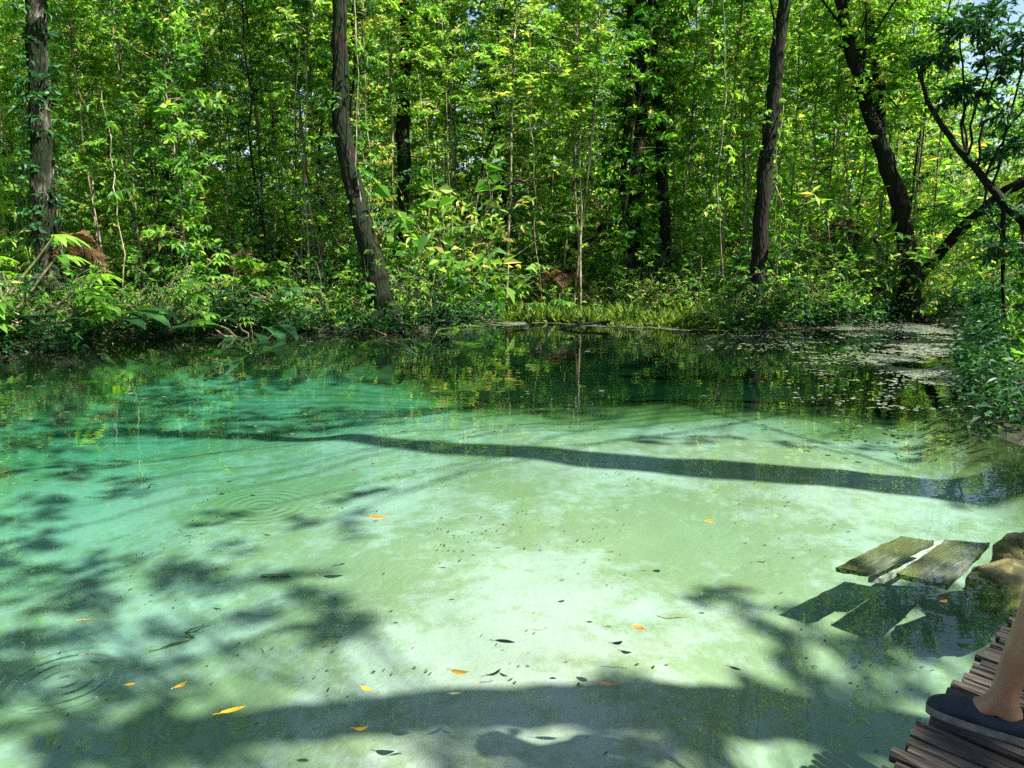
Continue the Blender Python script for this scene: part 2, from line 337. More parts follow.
def make_sapling(h, nt, L, W, leafm, spread=1.0, start=.12, base=.5, rad=.035, nl=20, dens=1.0):
    root = empty('sapling', (0, 0, 0), 'x', 'sapling', 'slender saplings of the forest behind the pool')
    wb, lb = MB(), MB()
    P = wobble((0, 0, -.1), (rng.normal() * .5, rng.normal() * .5, h), 12, .35 if start < .3 else .16)
    wb.tube(P, np.linspace(rad, rad * .3, 12), 6)
    zz = P[:, 2]
    for i in range(nt):
        u = start + (1 - start) * rng.random(); z = u * h
        c = np.array([np.interp(z, zz, P[:, 0]), np.interp(z, zz, P[:, 1]), z])
        d = rdir(1, -.1, .75)[0]; ln = spread * rng.uniform(.35, 1.15) * (.55 + .6 * math.sin(math.pi * min(1, u)))
        tb = base + rng.normal() * .14
        c2 = c
        if rng.random() < .5:
            c2 = c + d * ln * .6; wb.tube([c, (c + c2) / 2 + [0, 0, .03], c2], [.012, .009, .006], 3, cap=False)
            d = d + rdir(1)[0] * .6
        twig(lb, wb, c2, d, ln * .8, int(nl * rng.uniform(.6, 1.3)), L, W, tb)
    wb.obj('trunk', POLE if leafm is not LEAFD else BARK, root, True); lb.obj('crown', leafm, root); return root
def make_shrub(h, ns, L, W, leafm, base=.5, nl=22, name='shrub', group='shrubs crowding the far bank'):
    root = empty(name, (0, 0, 0), 'x', 'shrub', group); wb, lb = MB(), MB()
    for i in range(ns):
        d = rdir(1, .15, .95)[0]; ln = h * rng.uniform(.5, 1.05); p1 = d * ln * [.75, .75, 1]
        P = wobble((rng.normal() * .08, rng.normal() * .08, -.05), p1, 5, .1); wb.tube(P, np.linspace(.012, .004, 5), 4, cap=False)
        for q in range(4):
            c = P[rng.integers(1, 5)]; twig(lb, wb, c, d * .6 + rdir(1)[0], ln * rng.uniform(.2, .45), max(3, nl // 4), L, W, base + rng.normal() * .13, r=.004)
    wb.obj('stem', POLE, root, True); lb.obj('foliage', leafm, root); return root
def make_broad(n, L, W, leafm, h=.5, name='broadleaf_plant', compound=False):
    root = empty(name, (0, 0, 0), 'x', 'plant', 'broad-leaved plants on the bank'); wb, lb = MB(), MB()
    for i in range(n):
        d = rdir(1, .25, .9)[0]; tip = d * h * rng.uniform(.6, 1.3); P = wobble((0, 0, 0), tip, 5, .05); wb.tube(P, np.linspace(.012, .006, 5), 4, cap=False)
        hd = np.array([d[0], d[1], .15]); hd /= np.linalg.norm(hd)
        if compound:
            k_ = 6
            for j in range(k_):
                a = (j - (k_ - 1) / 2) * .55; q = np.array([hd[0] * math.cos(a) - hd[1] * math.sin(a), hd[0] * math.sin(a) + hd[1] * math.cos(a), -.1])
                lb.bigleaf(tip, q, (0, 0, 1), L * rng.uniform(.7, 1), W, rng.uniform(.3, .9), 4, .7)
        else: lb.bigleaf(tip, hd, (0, 0, 1), L * rng.uniform(.7, 1.15), W * rng.uniform(.8, 1.1), rng.uniform(.2, .95), 6, rng.uniform(.4, 1.1))
    wb.obj('stem', POLE, root, True); lb.obj('foliage', leafm, root); return root
def make_palm(n, L, leafm, h=.6, droop=1.3, name='palm', cat='palm', group=None):
    root = empty(name, (0, 0, 0), 'x', cat, group); wb, lb = MB(), MB()
    wb.tube(wobble((0, 0, -.1), (0, 0, h), 4, .03), [.05, .045, .04, .035], 6)
    for i in range(n):
        az = i * 2.4 + rng.normal() * .2; el = rng.uniform(.2, 1.2); d = np.array([math.cos(az) * math.cos(el), math.sin(az) * math.cos(el), math.sin(el)])
        t = np.linspace(0, 1, 9)[:, None]; ln = L * rng.uniform(.75, 1.1); P = np.array([0, 0, h]) + d * ln * t + np.array([0, 0, -1]) * droop * ln * .5 * t ** 2
        wb.tube(P, np.linspace(.012, .003, 9), 4, cap=False)
        m_ = 26; s = np.linspace(.18, 1, m_); Q_ = np.stack([np.interp(s, t[:, 0], P[:, k_]) for k_ in range(3)], 1)
        sd = np.cross(d, [0, 0, 1]); sd /= np.linalg.norm(sd)
        for sg in (-1, 1):
            dd = np.tile(d * .55 + sd * sg * .9, (m_, 1)) + rng.normal(size=(m_, 3)) * .08 + [0, 0, -.35]
            LL = ln * .34 * np.sin(np.clip(s * 1.05, .1, 1) * math.pi * .85 + .3) + .05
            lb.leaves(Q_, dd, upn(m_, .2), LL, np.full(m_, .022) * L, np.clip(rng.uniform(.2, .9) + rng.normal(size=m_) * .1, 0, 1), droop=.3)
    wb.obj('stem', POLE, root, True); lb.obj('fronds', leafm, root); return root
def clump(lb, wb, c, r, n, L, W, base, droop=.3):
    """one leafy clump of twigs round a limb end"""
    c = np.asarray(c, float)
    for i in range(n):
        d = rdir(1, -.6, .8)[0]; p = c + d * r * rng.uniform(0, .55) * [1, 1, .6]
        twig(lb, wb, p, d + [0, 0, .1], r * rng.uniform(.4, .8), rng.integers(9, 16), L, W, base + rng.normal() * .14, r=.005, droop=droop)
def big_tree(name, label, path, rads, limbs, barkm, leafm, L=.13, W=.055, base=.5, n=14, roots=4, group=None, trunk2=None, sides=12, vines=0):
    """path: world polyline of the trunk; limbs: (t along trunk, end point, clump radius)"""
    path = np.asarray(path, float); o0 = path[0].copy(); root = empty(name, o0, label, 'tree', group); wb, lb = MB(), MB()
    P = path - o0; m_ = 28; t = np.linspace(0, len(P) - 1, m_); Pi = np.stack([np.interp(t, np.arange(len(P)), P[:, k_]) for k_ in range(3)], 1)
    for _ in range(2): Pi[1:-1] = (Pi[:-2] + 2 * Pi[1:-1] + Pi[2:]) / 4
    Pi[1:-1] += rng.normal(size=(m_ - 2, 3)) * rads[0] * .06
    ri = np.interp(t, np.arange(len(rads)), rads); wb.tube(Pi, ri, sides, rough=.07)
    for q in range(roots):
        a = q * 6.28 / max(1, roots) + rng.random(); e = np.array([math.cos(a), math.sin(a), 0]) * rads[0] * rng.uniform(2.2, 3.6) + [0, 0, -.12]
        wb.tube([[0, 0, rads[0] * 2.2], e * .35 + [0, 0, rads[0] * .7], e], [rads[0] * .55, rads[0] * .42, rads[0] * .15], 7, rough=.05)
    if trunk2 is not None:
        for pp, rr in trunk2:
            pp = np.asarray(pp, float) - o0; wb.tube(wobble(pp[0], pp[1], 6, .06) if len(pp) == 2 else pp, np.linspace(rr[0], rr[1], 6 if len(pp) == 2 else len(pp)), 8, rough=.06)
    for (tt, e, r) in limbs:
        s0 = np.array([np.interp(tt * (m_ - 1), np.arange(m_), Pi[:, k_]) for k_ in range(3)]); r0 = np.interp(tt * (m_ - 1), np.arange(m_), ri)
        e = np.asarray(e, float) - o0; LP = wobble(s0, e, 8, .12 * np.linalg.norm(e - s0) ** .5)
        wb.tube(LP, np.linspace(min(r0 * .4, .02), .012, 8), 6, cap=False)
        clump(lb, wb, e, r, n if not name.startswith('canopy') else max(6, int(n * (r / .42) ** 1.6)), L, W, base)
    for q in range(vines):
        k0, k1 = rng.integers(0, 6), rng.integers(14, 26); idx = np.arange(k0, k1); ph = rng.random() * 6; tw = rng.uniform(.25, .7)
        rr = ri[idx] + .012; P2 = Pi[idx] + np.stack([np.cos(ph + idx * tw) * rr, np.sin(ph + idx * tw) * rr, 0 * rr], 1); wb.tube(P2, .012, 5, cap=False)
        for c in P2[::2]: twig(lb, None, c, rdir(1, -.5, .5)[0], .3, 7, L * .8, W * .9, base)
    wb.obj('trunk', barkm, root, True)
    if lb.n: lb.obj('crown', leafm, root)
    return root

#FOREST
def gz(x, y): return float(height(np.array(x), np.array(y)))
# ---- named trees of the far bank
def px_path(pts, y): return [aty(a, b, y) for a, b in pts]
def crown_pts(top, n, rxy, z0, z1):
    out = []
    for i in range(n):
        a = random.uniform(0, 6.28); r = rxy * math.sqrt(random.random()); out.append((random.uniform(.6, 1), (top[0] + r * math.cos(a), top[1] + r * math.sin(a), random.uniform(z0, z1)), random.uniform(.7, 1.1)))
    return out
def root_first(p): p = list(p); q = np.array(p[0]); q[2] = gz(q[0], q[1]) - .08; p[0] = q; return p
p = root_first(px_path([(50, 330), (46, 230), (42, 150), (38, 70), (36, 0), (38, -90), (44, -260)], 12.4))
big_tree('forest_tree', 'pale mottled trunk wrapped in climbing leaves near the left edge of the picture', p, [.19, .15, .135, .13, .12, .11, .08], crown_pts(p[-1], 9, 2.2, 5.5, 9), BARKP, LEAFD, vines=22, L=.16, W=.07)
p = root_first(px_path([(386, 322), (377, 280), (366, 235), (353, 190), (345, 150), (341, 110), (340, 60), (339, 0), (342, -100), (350, -260)], 13.2))
big_tree('forest_tree', 'thick dark tree with a bent trunk, rooted at the water left of the centre', p, [.24, .19, .165, .15, .14, .13, .12, .115, .11, .08], crown_pts(p[-1], 10, 2.4, 6.5, 10), BARKR, LEAF, vines=5, sides=14)
p = root_first(px_path([(404, 312), (404, 220), (403, 120), (406, 20), (407, -80), (405, -240)], 16))
big_tree('forest_tree', 'straight dark trunk standing just behind the bent tree', p, [.15, .13, .12, .11, .1, .07], crown_pts(p[-1], 9, 2.2, 7, 11), BARK, LEAF, vines=3)
p = root_first(px_path([(636, 312), (634, 220), (640, 130), (641, 60), (640, 0), (636, -120), (640, -220)], 16.5))
big_tree('forest_tree', 'dark twin-stemmed trunk hung with vines behind the grassy strip', p, [.16, .13, .12, .115, .11, .09, .06], crown_pts(p[-1], 9, 2.2, 7, 11), BARK, LEAFD, vines=7,
         trunk2=[(px_path([(630, 240), (622, 190), (627, 120), (632, 60), (628, -20)], 16.3), (.07, .05))])
p = root_first(px_path([(668, 312), (664, 220), (662, 150), (656, 80), (650, 20), (654, -120)], 16.9))
big_tree('forest_tree', 'reddish-brown stem tangled in dry vines, right of the dark twin trunk', p, [.12, .11, .10, .09, .08, .06], crown_pts(p[-1], 6, 1.8, 6, 9), BARKR, LEAFD, vines=8)
p = root_first(px_path([(757, 322), (758, 270), (762, 210), (768, 150), (774, 90), (781, 30), (788, -30), (800, -200)], 14))
big_tree('forest_tree', 'tall dark trunk rising right of the grassy strip, leaning slightly right', p, [.19, .135, .125, .12, .115, .11, .09, .06], crown_pts(p[-1], 10, 2.3, 6, 10), BARK, LEAF, vines=4)
p = root_first(px_path([(906, 322), (910, 280), (907, 235), (897, 195), (882, 150), (866, 100), (850, 50), (840, 0), (832, -120)], 14.7))
rt = [aty(880, 148, 14.7), aty(880, 90, 14.9), aty(872, 40, 15), aty(868, -10, 15.2), aty(880, -120, 15.4)]
cp = crown_pts(p[-1], 7, 2.0, 5.5, 9) + [(.75, aty(a, b_, 14.4), .55) for a, b_ in [(830, 40), (905, 60), (930, 40), (870, 10), (900, 110), (945, 90), (860, 90)]]
big_tree('forest_tree', 'crooked dark tree forking above the stream mouth on the right', p, [.24, .18, .16, .155, .14, .11, .1, .09, .06], cp, BARK, LEAF, trunk2=[(rt, (.11, .05))], vines=2, base=.4)
p = [aty(898, 318, 15.6), aty(925, 270, 15.2), aty(962, 228, 14.6), aty(1008, 188, 14), aty(1060, 165, 13.6), aty(1120, 120, 13.2)]; p = root_first(p)
big_tree('leaning_tree', 'dark trunk leaning out to the right over the stream', p, [.12, .10, .095, .09, .08, .06], [(.45, aty(950, 215, 14.6), .5), (.6, aty(985, 225, 14.2), .5), (.8, aty(1010, 130, 13.8), .5), (.9, aty(1060, 60, 13.5), .9), (1, aty(1150, 40, 13), 1.1), (.95, aty(1090, -40, 13), .9)], BARK, LEAF, roots=2, base=.4)
p = root_first([(10.6, 11.6, 0), aty(1060, 260, 11.9), aty(1006, 205, 12), aty(985, 180, 12.1), aty(955, 145, 12.2), aty(928, 105, 12.3), aty(915, 60, 12.4)])
big_tree('bent_tree', 'thin dark tree bending left across the sky gap at the upper right', p, [.11, .08, .065, .055, .045, .035, .015],
         [(.6, aty(965, 95, 12), .35), (.5, aty(1010, 150, 12), .4), (.45, aty(1020, 215, 12), .5), (.6, aty(960, 30, 12), .4), (.55, aty(1000, 60, 11.8), .5), (.5, aty(1024, 110, 11.6), .5), (.6, aty(985, 20, 11.8), .5), (.45, aty(1030, 30, 11.4), .6), (.9, aty(930, 60, 12.3), .3), (.5, aty(1000, 250, 11.7), .5), (.3, aty(1040, 300, 11.4), .6)], BARK, LEAFD, L=.15, W=.06, roots=3, n=20,
         trunk2=[([aty(1004, 205, 12), aty(1003, 235, 12), aty(1003, 290, 12), aty(1006, 330, 12)], (.035, .03))])

# ---- zones for wording
def zone(px):
    for lim, s in [(20, 'at the far left'), (150, 'behind the pale mottled trunk'), (330, 'left of the bent tree'), (430, 'around the bent tree'),
                   (615, 'left of the dark twin trunk'), (745, 'behind the grassy strip'), (890, 'left of the forked tree'), (1010, 'near the mouth of the stream')]:
        if px < lim: return s
    return 'on the right bank of the stream'
def ppx(x, y): return 512 + F * x / (y * CP + 1e-6) if y > .5 else (-999 if x < 0 else 1999)
SAP = [make_sapling(9.5, 190, .16, .07, LEAF, 1.1, .04, .55, .035), make_sapling(10.5, 200, .14, .06, LEAFY, 1.2, .06, .5, .03), make_sapling(8.5, 180, .23, .105, LEAF, 1.2, .03, .45, .04, nl=17),
       make_sapling(11, 190, .15, .06, LEAFD, 1.25, .06, .6, .045), make_sapling(9, 160, .27, .10, LEAFY, 1.1, .08, .42, .028, nl=12), make_sapling(10, 190, .13, .065, LEAF, 1.1, .10, .7, .03, nl=24)]
KND = ['slender sapling with mid green leaves', 'thin pale pole tree with yellow-green leaves', 'sapling with larger drooping leaves', 'dark-leaved young tree with a dark stem', 'thin bare-stemmed tree with long bright leaves', 'spindly tree with small pale leaves']
SAP.append(make_sapling(10.5, 110, .15, .06, LEAF, 1.0, .42, .6, .032)); SAP.append(make_sapling(9, 90, .13, .06, LEAFY, .9, .5, .5, .022))
KND += ['pale bare pole with a high leafy top', 'very thin pale stem with a small high crown']
used = [False] * 8
def blocks(px, y): return any(abs(px - c) < w_ and y < d for c, w_, d in ((650, 32, 17), (352, 22, 13.4), (768, 20, 14.3), (895, 22, 15), (44, 16, 12.6), (404, 9, 16)))
def place(protos, used, kinds, x, y, s=1.0, k=None, tilt=.05, ss=.2):
    k = random.randrange(len(protos)) if k is None else k
    sx = s * random.uniform(1 - ss, 1 + ss); loc = (x, y, gz(x, y)); lab = kinds[k] + ' ' + zone(ppx(x, y))
    rz = random.uniform(0, 6.28); tilt *= (.5 if k > 5 else 1); tl = (random.gauss(0, tilt), random.gauss(0, tilt)); scl = (sx, sx, s * random.uniform(1 - ss, 1 + ss))
    if not used[k]:
        o = protos[k]; o.location = loc; o.rotation_euler = (*tl, rz); o.scale = scl; o['label'] = lab; used[k] = True; return o
    return copy_tree(protos[k], loc, rz, scl, lab, tl)
# stratified over the view angle so the wood closes everywhere
cnt = 0; pts = []
rows = [(12.0, 15.2, 26), (15, 18, 46), (18, 22, 50), (22, 27, 62), (27, 36, 84)]
for (y0, y1, nn) in rows:
    for i in range(nn):
        for _ in range(8):
            u = -.80 + 1.62 * (i + random.random()) / nn; y = random.uniform(y0, y1); x = u * y
            if sdist(x, y) > -.45: continue
            px = ppx(x, y)
            if y < 15.2 and (505 < px < 735) : continue
            if px > 925 and random.random() < .6 and y > 16: continue
            if 795 < px < 890 and y < 15: continue
            if blocks(px, y): continue
            pts.append((x, y)); place(SAP, used, KND, x, y, (random.uniform(.62, .86) if y < 22 else random.uniform(.95, 1.2)) * (.6 if px > 905 and y > 15.2 else 1), k=(None if random.random() < .5 or y > 24 else random.choice((6, 7)))); break
# sides and back, seen in reflections or from a step aside
for i in range(46):
    a = random.random()
    if i < 20: x, y = random.uniform(-14, -9.6), random.uniform(-1, 11.5)
    elif i < 34: x, y = random.uniform(14, 22), random.uniform(-3, 13)
    else: x, y = random.uniform(-13, 12), random.uniform(-14, -7)
    if sdist(x, y) < -.5: place(SAP, used, KND, x, y, random.uniform(.8, 1.05))

SHR = [make_shrub(1.5, 30, .12, .05, LEAF, .5), make_shrub(1.2, 34, .09, .04, LEAFY, .5, 26), make_shrub(1.7, 28, .24, .10, LEAF, .4, 16), make_shrub(1.3, 30, .14, .055, LEAFD, .55, 20), make_shrub(3.0, 46, .17, .07, LEAF, .6, 30)]
SKN = ['leafy green shrub', 'small-leaved yellow-green shrub', 'shrub with large glossy leaves', 'dark green shrub', 'tall loose shrub']
us = [False] * 5
NS = len(SH)
for i in range(3, 29):                    # along the far shoreline
    a, b_ = SH[i], SH[(i + 1) % NS]; ln = np.hypot(*(b_ - a))
    if 8 <= i <= 11: step = 1.6
    else: step = .75
    e = (b_ - a) / ln; nrm_ = np.array([e[1], -e[0]])
    if sdist(*( (a + b_) / 2 + nrm_ * .05)) > 0: nrm_ = -nrm_
    t = 0
    while t < ln:
        q = a + e * t; px = ppx(*q); off = random.uniform(.25, .75)
        s = random.uniform(.55, 1.0)
        if 500 < px < 735: off += 1.5
        if 930 < px and q[1] > 10: s *= .45; off += .5
        q = q + nrm_ * off
        if sdist(*q) < -.15: place(SHR, us, SKN, q[0], q[1], s, tilt=.1, ss=.15)
        t += step * random.uniform(.75, 1.3)
for i in range(95):
    u = random.uniform(-.78, .8); y = random.uniform(14.5, 22); x = u * y
    if sdist(x, y) < -1.2 and not (505 < ppx(x, y) < 735 and y < 16): place(SHR, us, SKN, x, y, random.uniform(.9, 1.5), tilt=.1)
for (x, y, s) in [(6.6, 9.3, .5), (7.1, 10.3, .45), (6.6, 8.6, .8), (7.7, 9.8, .9), (5.5, 6.4, .5), (8.6, 10.7, 1.0), (7.0, 7.6, 1.1), (9.8, 12, 1.1), (8.4, 8.8, 1.3), (6.2, 5.6, .8), (10.6, 12.8, 1.0)]:
    place(SHR, us, SKN, x, y, s, tilt=.08)

for i in range(64):
    u = -.78 + 1.5 * (i + random.random()) / 64; y = random.uniform(12.8, 18.5); x = u * y
    if sdist(x, y) < -.5 and not blocks(ppx(x, y), y) and not (500 < ppx(x, y) < 740 and y < 15): place(SAP, used, KND, x, y, random.uniform(.75, 1.0), k=6 + i % 2)
for i in range(64):
    u = -.78 + 1.58 * (i + random.random()) / 64; y = random.uniform(21, 33)
    if sdist(u * y, y) < -1: place(SHR, us, SKN, u * y, y, random.uniform(1.5, 2.1), k=4, tilt=.08)
for i in range(34):
    x, y = random.uniform(5.4, 14), random.uniform(-3.5, 8.5)
    if sdist(x, y) < -.9 and x > .68 * y + 1.2 and not (x < 8 and y < 1.5): place(SHR, us, SKN, x, y, random.uniform(.5, .95), tilt=.1)
BR = [make_broad(14, .42, .17, LEAFD, .35), make_broad(12, .26, .11, LEAF, .45), make_broad(9, .24, .06, LEAF, .55, compound=True)]
BKN = ['rosette of broad glossy dark leaves', 'low plant with oval mid green leaves', 'plant with hand-shaped compound leaves']
ub = [False] * 3
for (px, py, yy, k, s) in [(25, 335, 11.1, 0, 1.7), (62, 325, 11.5, 2, 2.2), (8, 300, 11.3, 0, 2.0), (45, 335, 11.3, 2, 1.9), (-10, 330, 11.1, 2, 2.4), (95, 300, 12.0, 2, 2.2), (250, 300, 12.5, 2, 1.7), (420, 310, 12.6, 1, 1.6), (160, 300, 12.5, 1, 1.8), (100, 315, 12.3, 1, 1.0), (40, 290, 12, 2, 1.3), (275, 270, 13.2, 2, 1.2), (240, 300, 13.1, 1, 1.1), (175, 310, 13, 1, 1.2), (330, 312, 13.4, 1, .9),
                          (300, 285, 13.8, 2, 1.2), (430, 300, 13.8, 1, 1.1), (770, 262, 13.6, 2, 1.3), (690, 290, 15.6, 1, 1.1), (545, 285, 15.6, 2, 1.3), (820, 310, 14.2, 1, 1.1), (130, 275, 13, 2, 1.2), (460, 250, 15, 2, 1.3), (380, 200, 14, 2, 1.2), (205, 255, 13.6, 0, 1.2)]:
    q = aty(px, py, yy); o = place(BR, ub, BKN, q[0], q[1], s)
    if q[2] - .4 > o.location[2] + .3: o.location[2] = q[2] - .5 * s
for i in range(26):
    u = -.72 + 1.4 * (i + random.random()) / 26; y = random.uniform(12.6, 15.5); x = u * y
    if sdist(x, y) > -.25: continue
    hh = random.uniform(3.2, 6.5); wb, lb = MB(), MB(); root = empty('hanging_vine', (x, y, gz(x, y)), 'thin leafy vine hanging down ' + zone(ppx(x, y)), 'vine', 'thin vines hanging in front of the forest')
    P = wobble((0, 0, .3), (random.gauss(0, .3), random.gauss(0, .2), hh), 14, .22); wb.tube(P, .009, 5)
    for c in P[1:]:
        if random.random() < .6: twig(lb, None, c, rdir(1, -.8, .2)[0], .35, 8, .14, .06, .45)
    twig(lb, None, P[5], rdir(1, -.8, .2)[0], .35, 8, .14, .06, .45)
    wb.obj('stem', POLE, root, True); lb.obj('foliage', random.choice((LEAF, LEAFD, LEAFY)), root)
DP_ = [make_palm(10, 1.15, LEAFB, 1.3, 1.7, 'dried_palm', 'palm', 'dried brown palms in the undergrowth'), make_palm(11, 1.5, LEAF, .8, 1.0, 'young_palm', 'palm', 'green palms in the undergrowth')]
ud = [False] * 2
for (px, yy, k, s, h) in [(262, 14.3, 0, .55, .9), (562, 15.8, 0, .5, .2), (70, 12.9, 1, .7, 1.0), (185, 15, 1, .7, .6), (830, 16, 1, .8, 1.0), (600, 17.5, 1, .8, 1.0), (240, 15.2, 0, .5, 1.2)]:
    q = aty(px, 300, yy); o = place(DP_, ud, ['dried brown palm with hanging fronds', 'green palm with arching fronds'], q[0], q[1], s); o.location[2] = gz(q[0], q[1]) + 0
    o.scale = (s, s, s * (1 + h * .35))

for (a0_, a1_, yy, r0_, lab) in [((484, 196), (552, 176), 14.6, .035, 'pale fallen branch propped in the brush left of the dark twin trunk'), ((955, 352), (1000, 318), 10.4, .03, 'dark branch leaning out of the bush over the duckweed'),
        ((300, 330), (372, 338), 12.9, .05, 'dark rotten branch lying at the foot of the bent tree'), ((610, 322), (500, 328), 13.5, .03, 'thin branch lying along the muddy edge of the grass'), ((150, 330), (215, 341), 12.4, .04, 'fallen branch dipping into the water at the left bank')]:
    P0, P1 = aty(*a0_, yy), aty(*a1_, yy - .5); br_ = empty('fallen_branch', P0, lab, 'branch'); b = MB(); P = wobble((0, 0, 0), P1 - P0, 9, .12); b.tube(P, np.linspace(r0_, r0_ * .3, 9), 7, rough=.08)
    for q in (3, 5, 6): b.tube(wobble(P[q], P[q] + rdir(1, -.2, .6)[0] * .35, 4, .05), np.linspace(r0_ * .35, .003, 4), 4)
    b.obj('limb', BARKP if 'pale' in lab else BARK, br_, True)

# ------------------------------------------------------------------ canopy trees on the right bank (their shade lies on the pool)
def over(px, py, h):
    b = bedpt(px, py); k_ = (h - b[2]) / S[2]; return b + S * k_
def overz(x, y, z, h): return np.array([x, y, z]) + S * ((h - z) / S[2])
# (pixel x, pixel y of the shade, canopy height above the water, clump radius)
SHADE = [(10, 640, 7.8, .34), (60, 625, 8, .28), (110, 560, 8.2, .25), (30, 540, 8.2, .35), (90, 470, 8.6, .35), (20, 680, 7.8, .3), (120, 720, 7.6, .25), (0, 435, 8.8, .6), (60, 445, 8.8, .5), (10, 402, 9, .7), (110, 398, 9, .6), (190, 400, 9, .55), (60, 345, 9.4, .9), (200, 345, 9.4, .9), (320, 345, 9.4, .9), (420, 348, 9.4, .9), (30, 700, 7.8, .28), (0, 560, 8, .35), (560, 764, 7.2, .17), (620, 752, 7.2, .16), (490, 766, 7.2, .15), (680, 762, 7.2, .18), (740, 750, 7.2, .18), (30, 395, 9, .8), (110, 425, 9, .7), (200, 425, 9, .65), (290, 422, 8.6, .65), (370, 420, 9, .6), (450, 412, 8.6, .55), (560, 410, 9, .5), (620, 400, 8.6, .35), (250, 385, 9, .6), (380, 378, 9, .5), (60, 370, 9, .9), (160, 365, 9, .9), (480, 368, 9, .7), (560, 362, 9, .8), (330, 360, 9, .8), (660, 366, 9, .7), (740, 368, 9, .8), (820, 380, 9, .7), (880, 395, 9, .6), (945, 400, 8, .6),
         (40, 470, 8.4, .55), (110, 485, 8.8, .40), (20, 515, 8.4, .45), (70, 590, 8.4, .3), (10, 575, 8, .42), (20, 620, 8, .35), (150, 590, 8, .30), (200, 560, 8.4, .22), (250, 590, 8, .30), (330, 520, 8.4, .28), (370, 500, 8.4, .22), (300, 610, 7.8, .34), (350, 620, 7.8, .26), (240, 640, 7.8, .3), (150, 645, 7.8, .25), (10, 660, 7.8, .2), (210, 520, 8.6, .18),
         (20, 735, 7.6, .3), (90, 745, 7.6, .28), (160, 740, 7.6, .24), (220, 745, 7.4, .18), (720, 600, 7.6, .16), (790, 628, 7.6, .18), (850, 650, 7.6, .22), (810, 668, 7.6, .2), (880, 690, 7.4, .3), (840, 730, 7.4, .28), (760, 720, 7.4, .22), (700, 740, 7.2, .16), (930, 640, 7.4, .26), (960, 600, 7.4, .22), (1000, 500, 8, .3), (960, 480, 8, .25), (900, 455, 8, .25), (720, 440, 8.8, .3), (800, 445, 8.6, .25), (640, 690, 7.4, .12), (640, 440, 8.8, .2)]
TR = [dict(base=(7.6, -3.4), top=(6.9, -2.2, 9.4), name='canopy_tree', lab='broad canopy tree on the near right bank whose limbs hang over the pool'),
      dict(base=(9.8, 7.4), top=(8.7, 5.8, 10.2), name='canopy_tree', lab='tall canopy tree on the right bank behind the stone slabs'),
      dict(base=(11.4, 9.6), top=(10.2, 8.4, 10.8), name='canopy_tree', lab='canopy tree on the right bank beside the far end of the pool')]
CAN = 9
for t in TR: t['l'] = []
def addclump(c, r):
    i = min(range(3), key=lambda q: (TR[q]['top'][0] - c[0]) ** 2 * .3 + (TR[q]['top'][1] - c[1]) ** 2); TR[i]['l'].append((random.uniform(.55, .95), tuple(c), r))
for (px, py, h, r) in SHADE: addclump(over(px, py, h), r * (1.4 if py < 440 and px < 600 else 1.15))
for (x, y, r) in [(1.5, 1.9, .5), (1.9, 1.3, .5), (1.2, 1.3, .45), (.6, 1.0, .45), (2.2, 2.3, .5), (1.1, 1.85, .2), (2.6, 3.0, .5)]: addclump(overz(x, y, .3, 7.2 + random.random()), r)
for i, t in enumerate(TR):
    bx, by = t['base']; z0 = gz(bx, by) - .1; tx, ty, tz = t['top']
    path = [(bx, by, z0), (bx - .15, by, 2.5), (bx + .1, by + .1, 5), ((bx + tx) / 2, (by + ty) / 2, 7.2), (tx, ty, tz)]
    big_tree(t['name'], t['lab'], path, [.3, .25, .22, .18, .1], t['l'], BARK, LEAF, L=.13, W=.06, n=CAN)
# two bare leaning trunks beyond the right edge: the long bands of shade
def band(name, lab, pxs, hs, rr, top):
    pts = [over(a, b_, h) for (a, b_), h in zip(pxs, hs)]; q = pts[0] + [.35, 0, 0]; q[2] = gz(q[0], q[1]) - .1
    big_tree(name, lab, [q] + pts, rr, [(.97, pts[-1] + np.array(a), .6) for a in top], BARK, LEAF, n=5, sides=12)
band('tall_tree', 'thick bare trunk on the right bank that shades a long band of the pool', [(985, 486), (800, 478), (600, 463), (400, 446), (240, 436), (120, 430)], [3.6, 5.0, 6.8, 8.7, 10.2, 11.4], [.26, .24, .23, .22, .19, .15, .1], [(.5, .3, .5), (-.4, -.3, .4)])
band('tall_tree', 'slimmer bare trunk beside the deck, casting the lowest band of shade', [(860, 716), (700, 708), (560, 706), (420, 712), (300, 722), (180, 738), (40, 745)], [3.6, 4.3, 4.9, 5.5, 6.1, 6.7, 7.4], [.16, .15, .15, .145, .14, .13, .11, .08], [(.3, .1, .5)])

# ------------------------------------------------------------------ ground cover and litter (nobody could count it)
def scatter(fn, n, box):
    out = []
    while len(out) < n:
        x = rng.uniform(box[0], box[1], n * 2); y = rng.uniform(box[2], box[3], n * 2); k_ = fn(x, y); out += list(zip(x[k_], y[k_]))
    return np.array(out[:n])
P = scatter(lambda x, y: (sdist(x, y) < -.05) & ((np.abs(x) < .85 * y + 2) & (y > 8.5) | (x > 4.2) & (x < 15) & (y < 12)), 36000, (-20, 22, -4, 26)); n_ = len(P); z = height(P[:, 0], P[:, 1])
b = MB(); pos = np.column_stack([P, z + rng.random(n_) * .03]); dd = rdir(n_, -.1, .25); b.leaves(pos, dd, upn(n_, .4), rng.uniform(.06, .15, n_), rng.uniform(.03, .06, n_), rng.random(n_)); b.obj('leaf_litter', LEAFB)['kind'] = 'stuff'
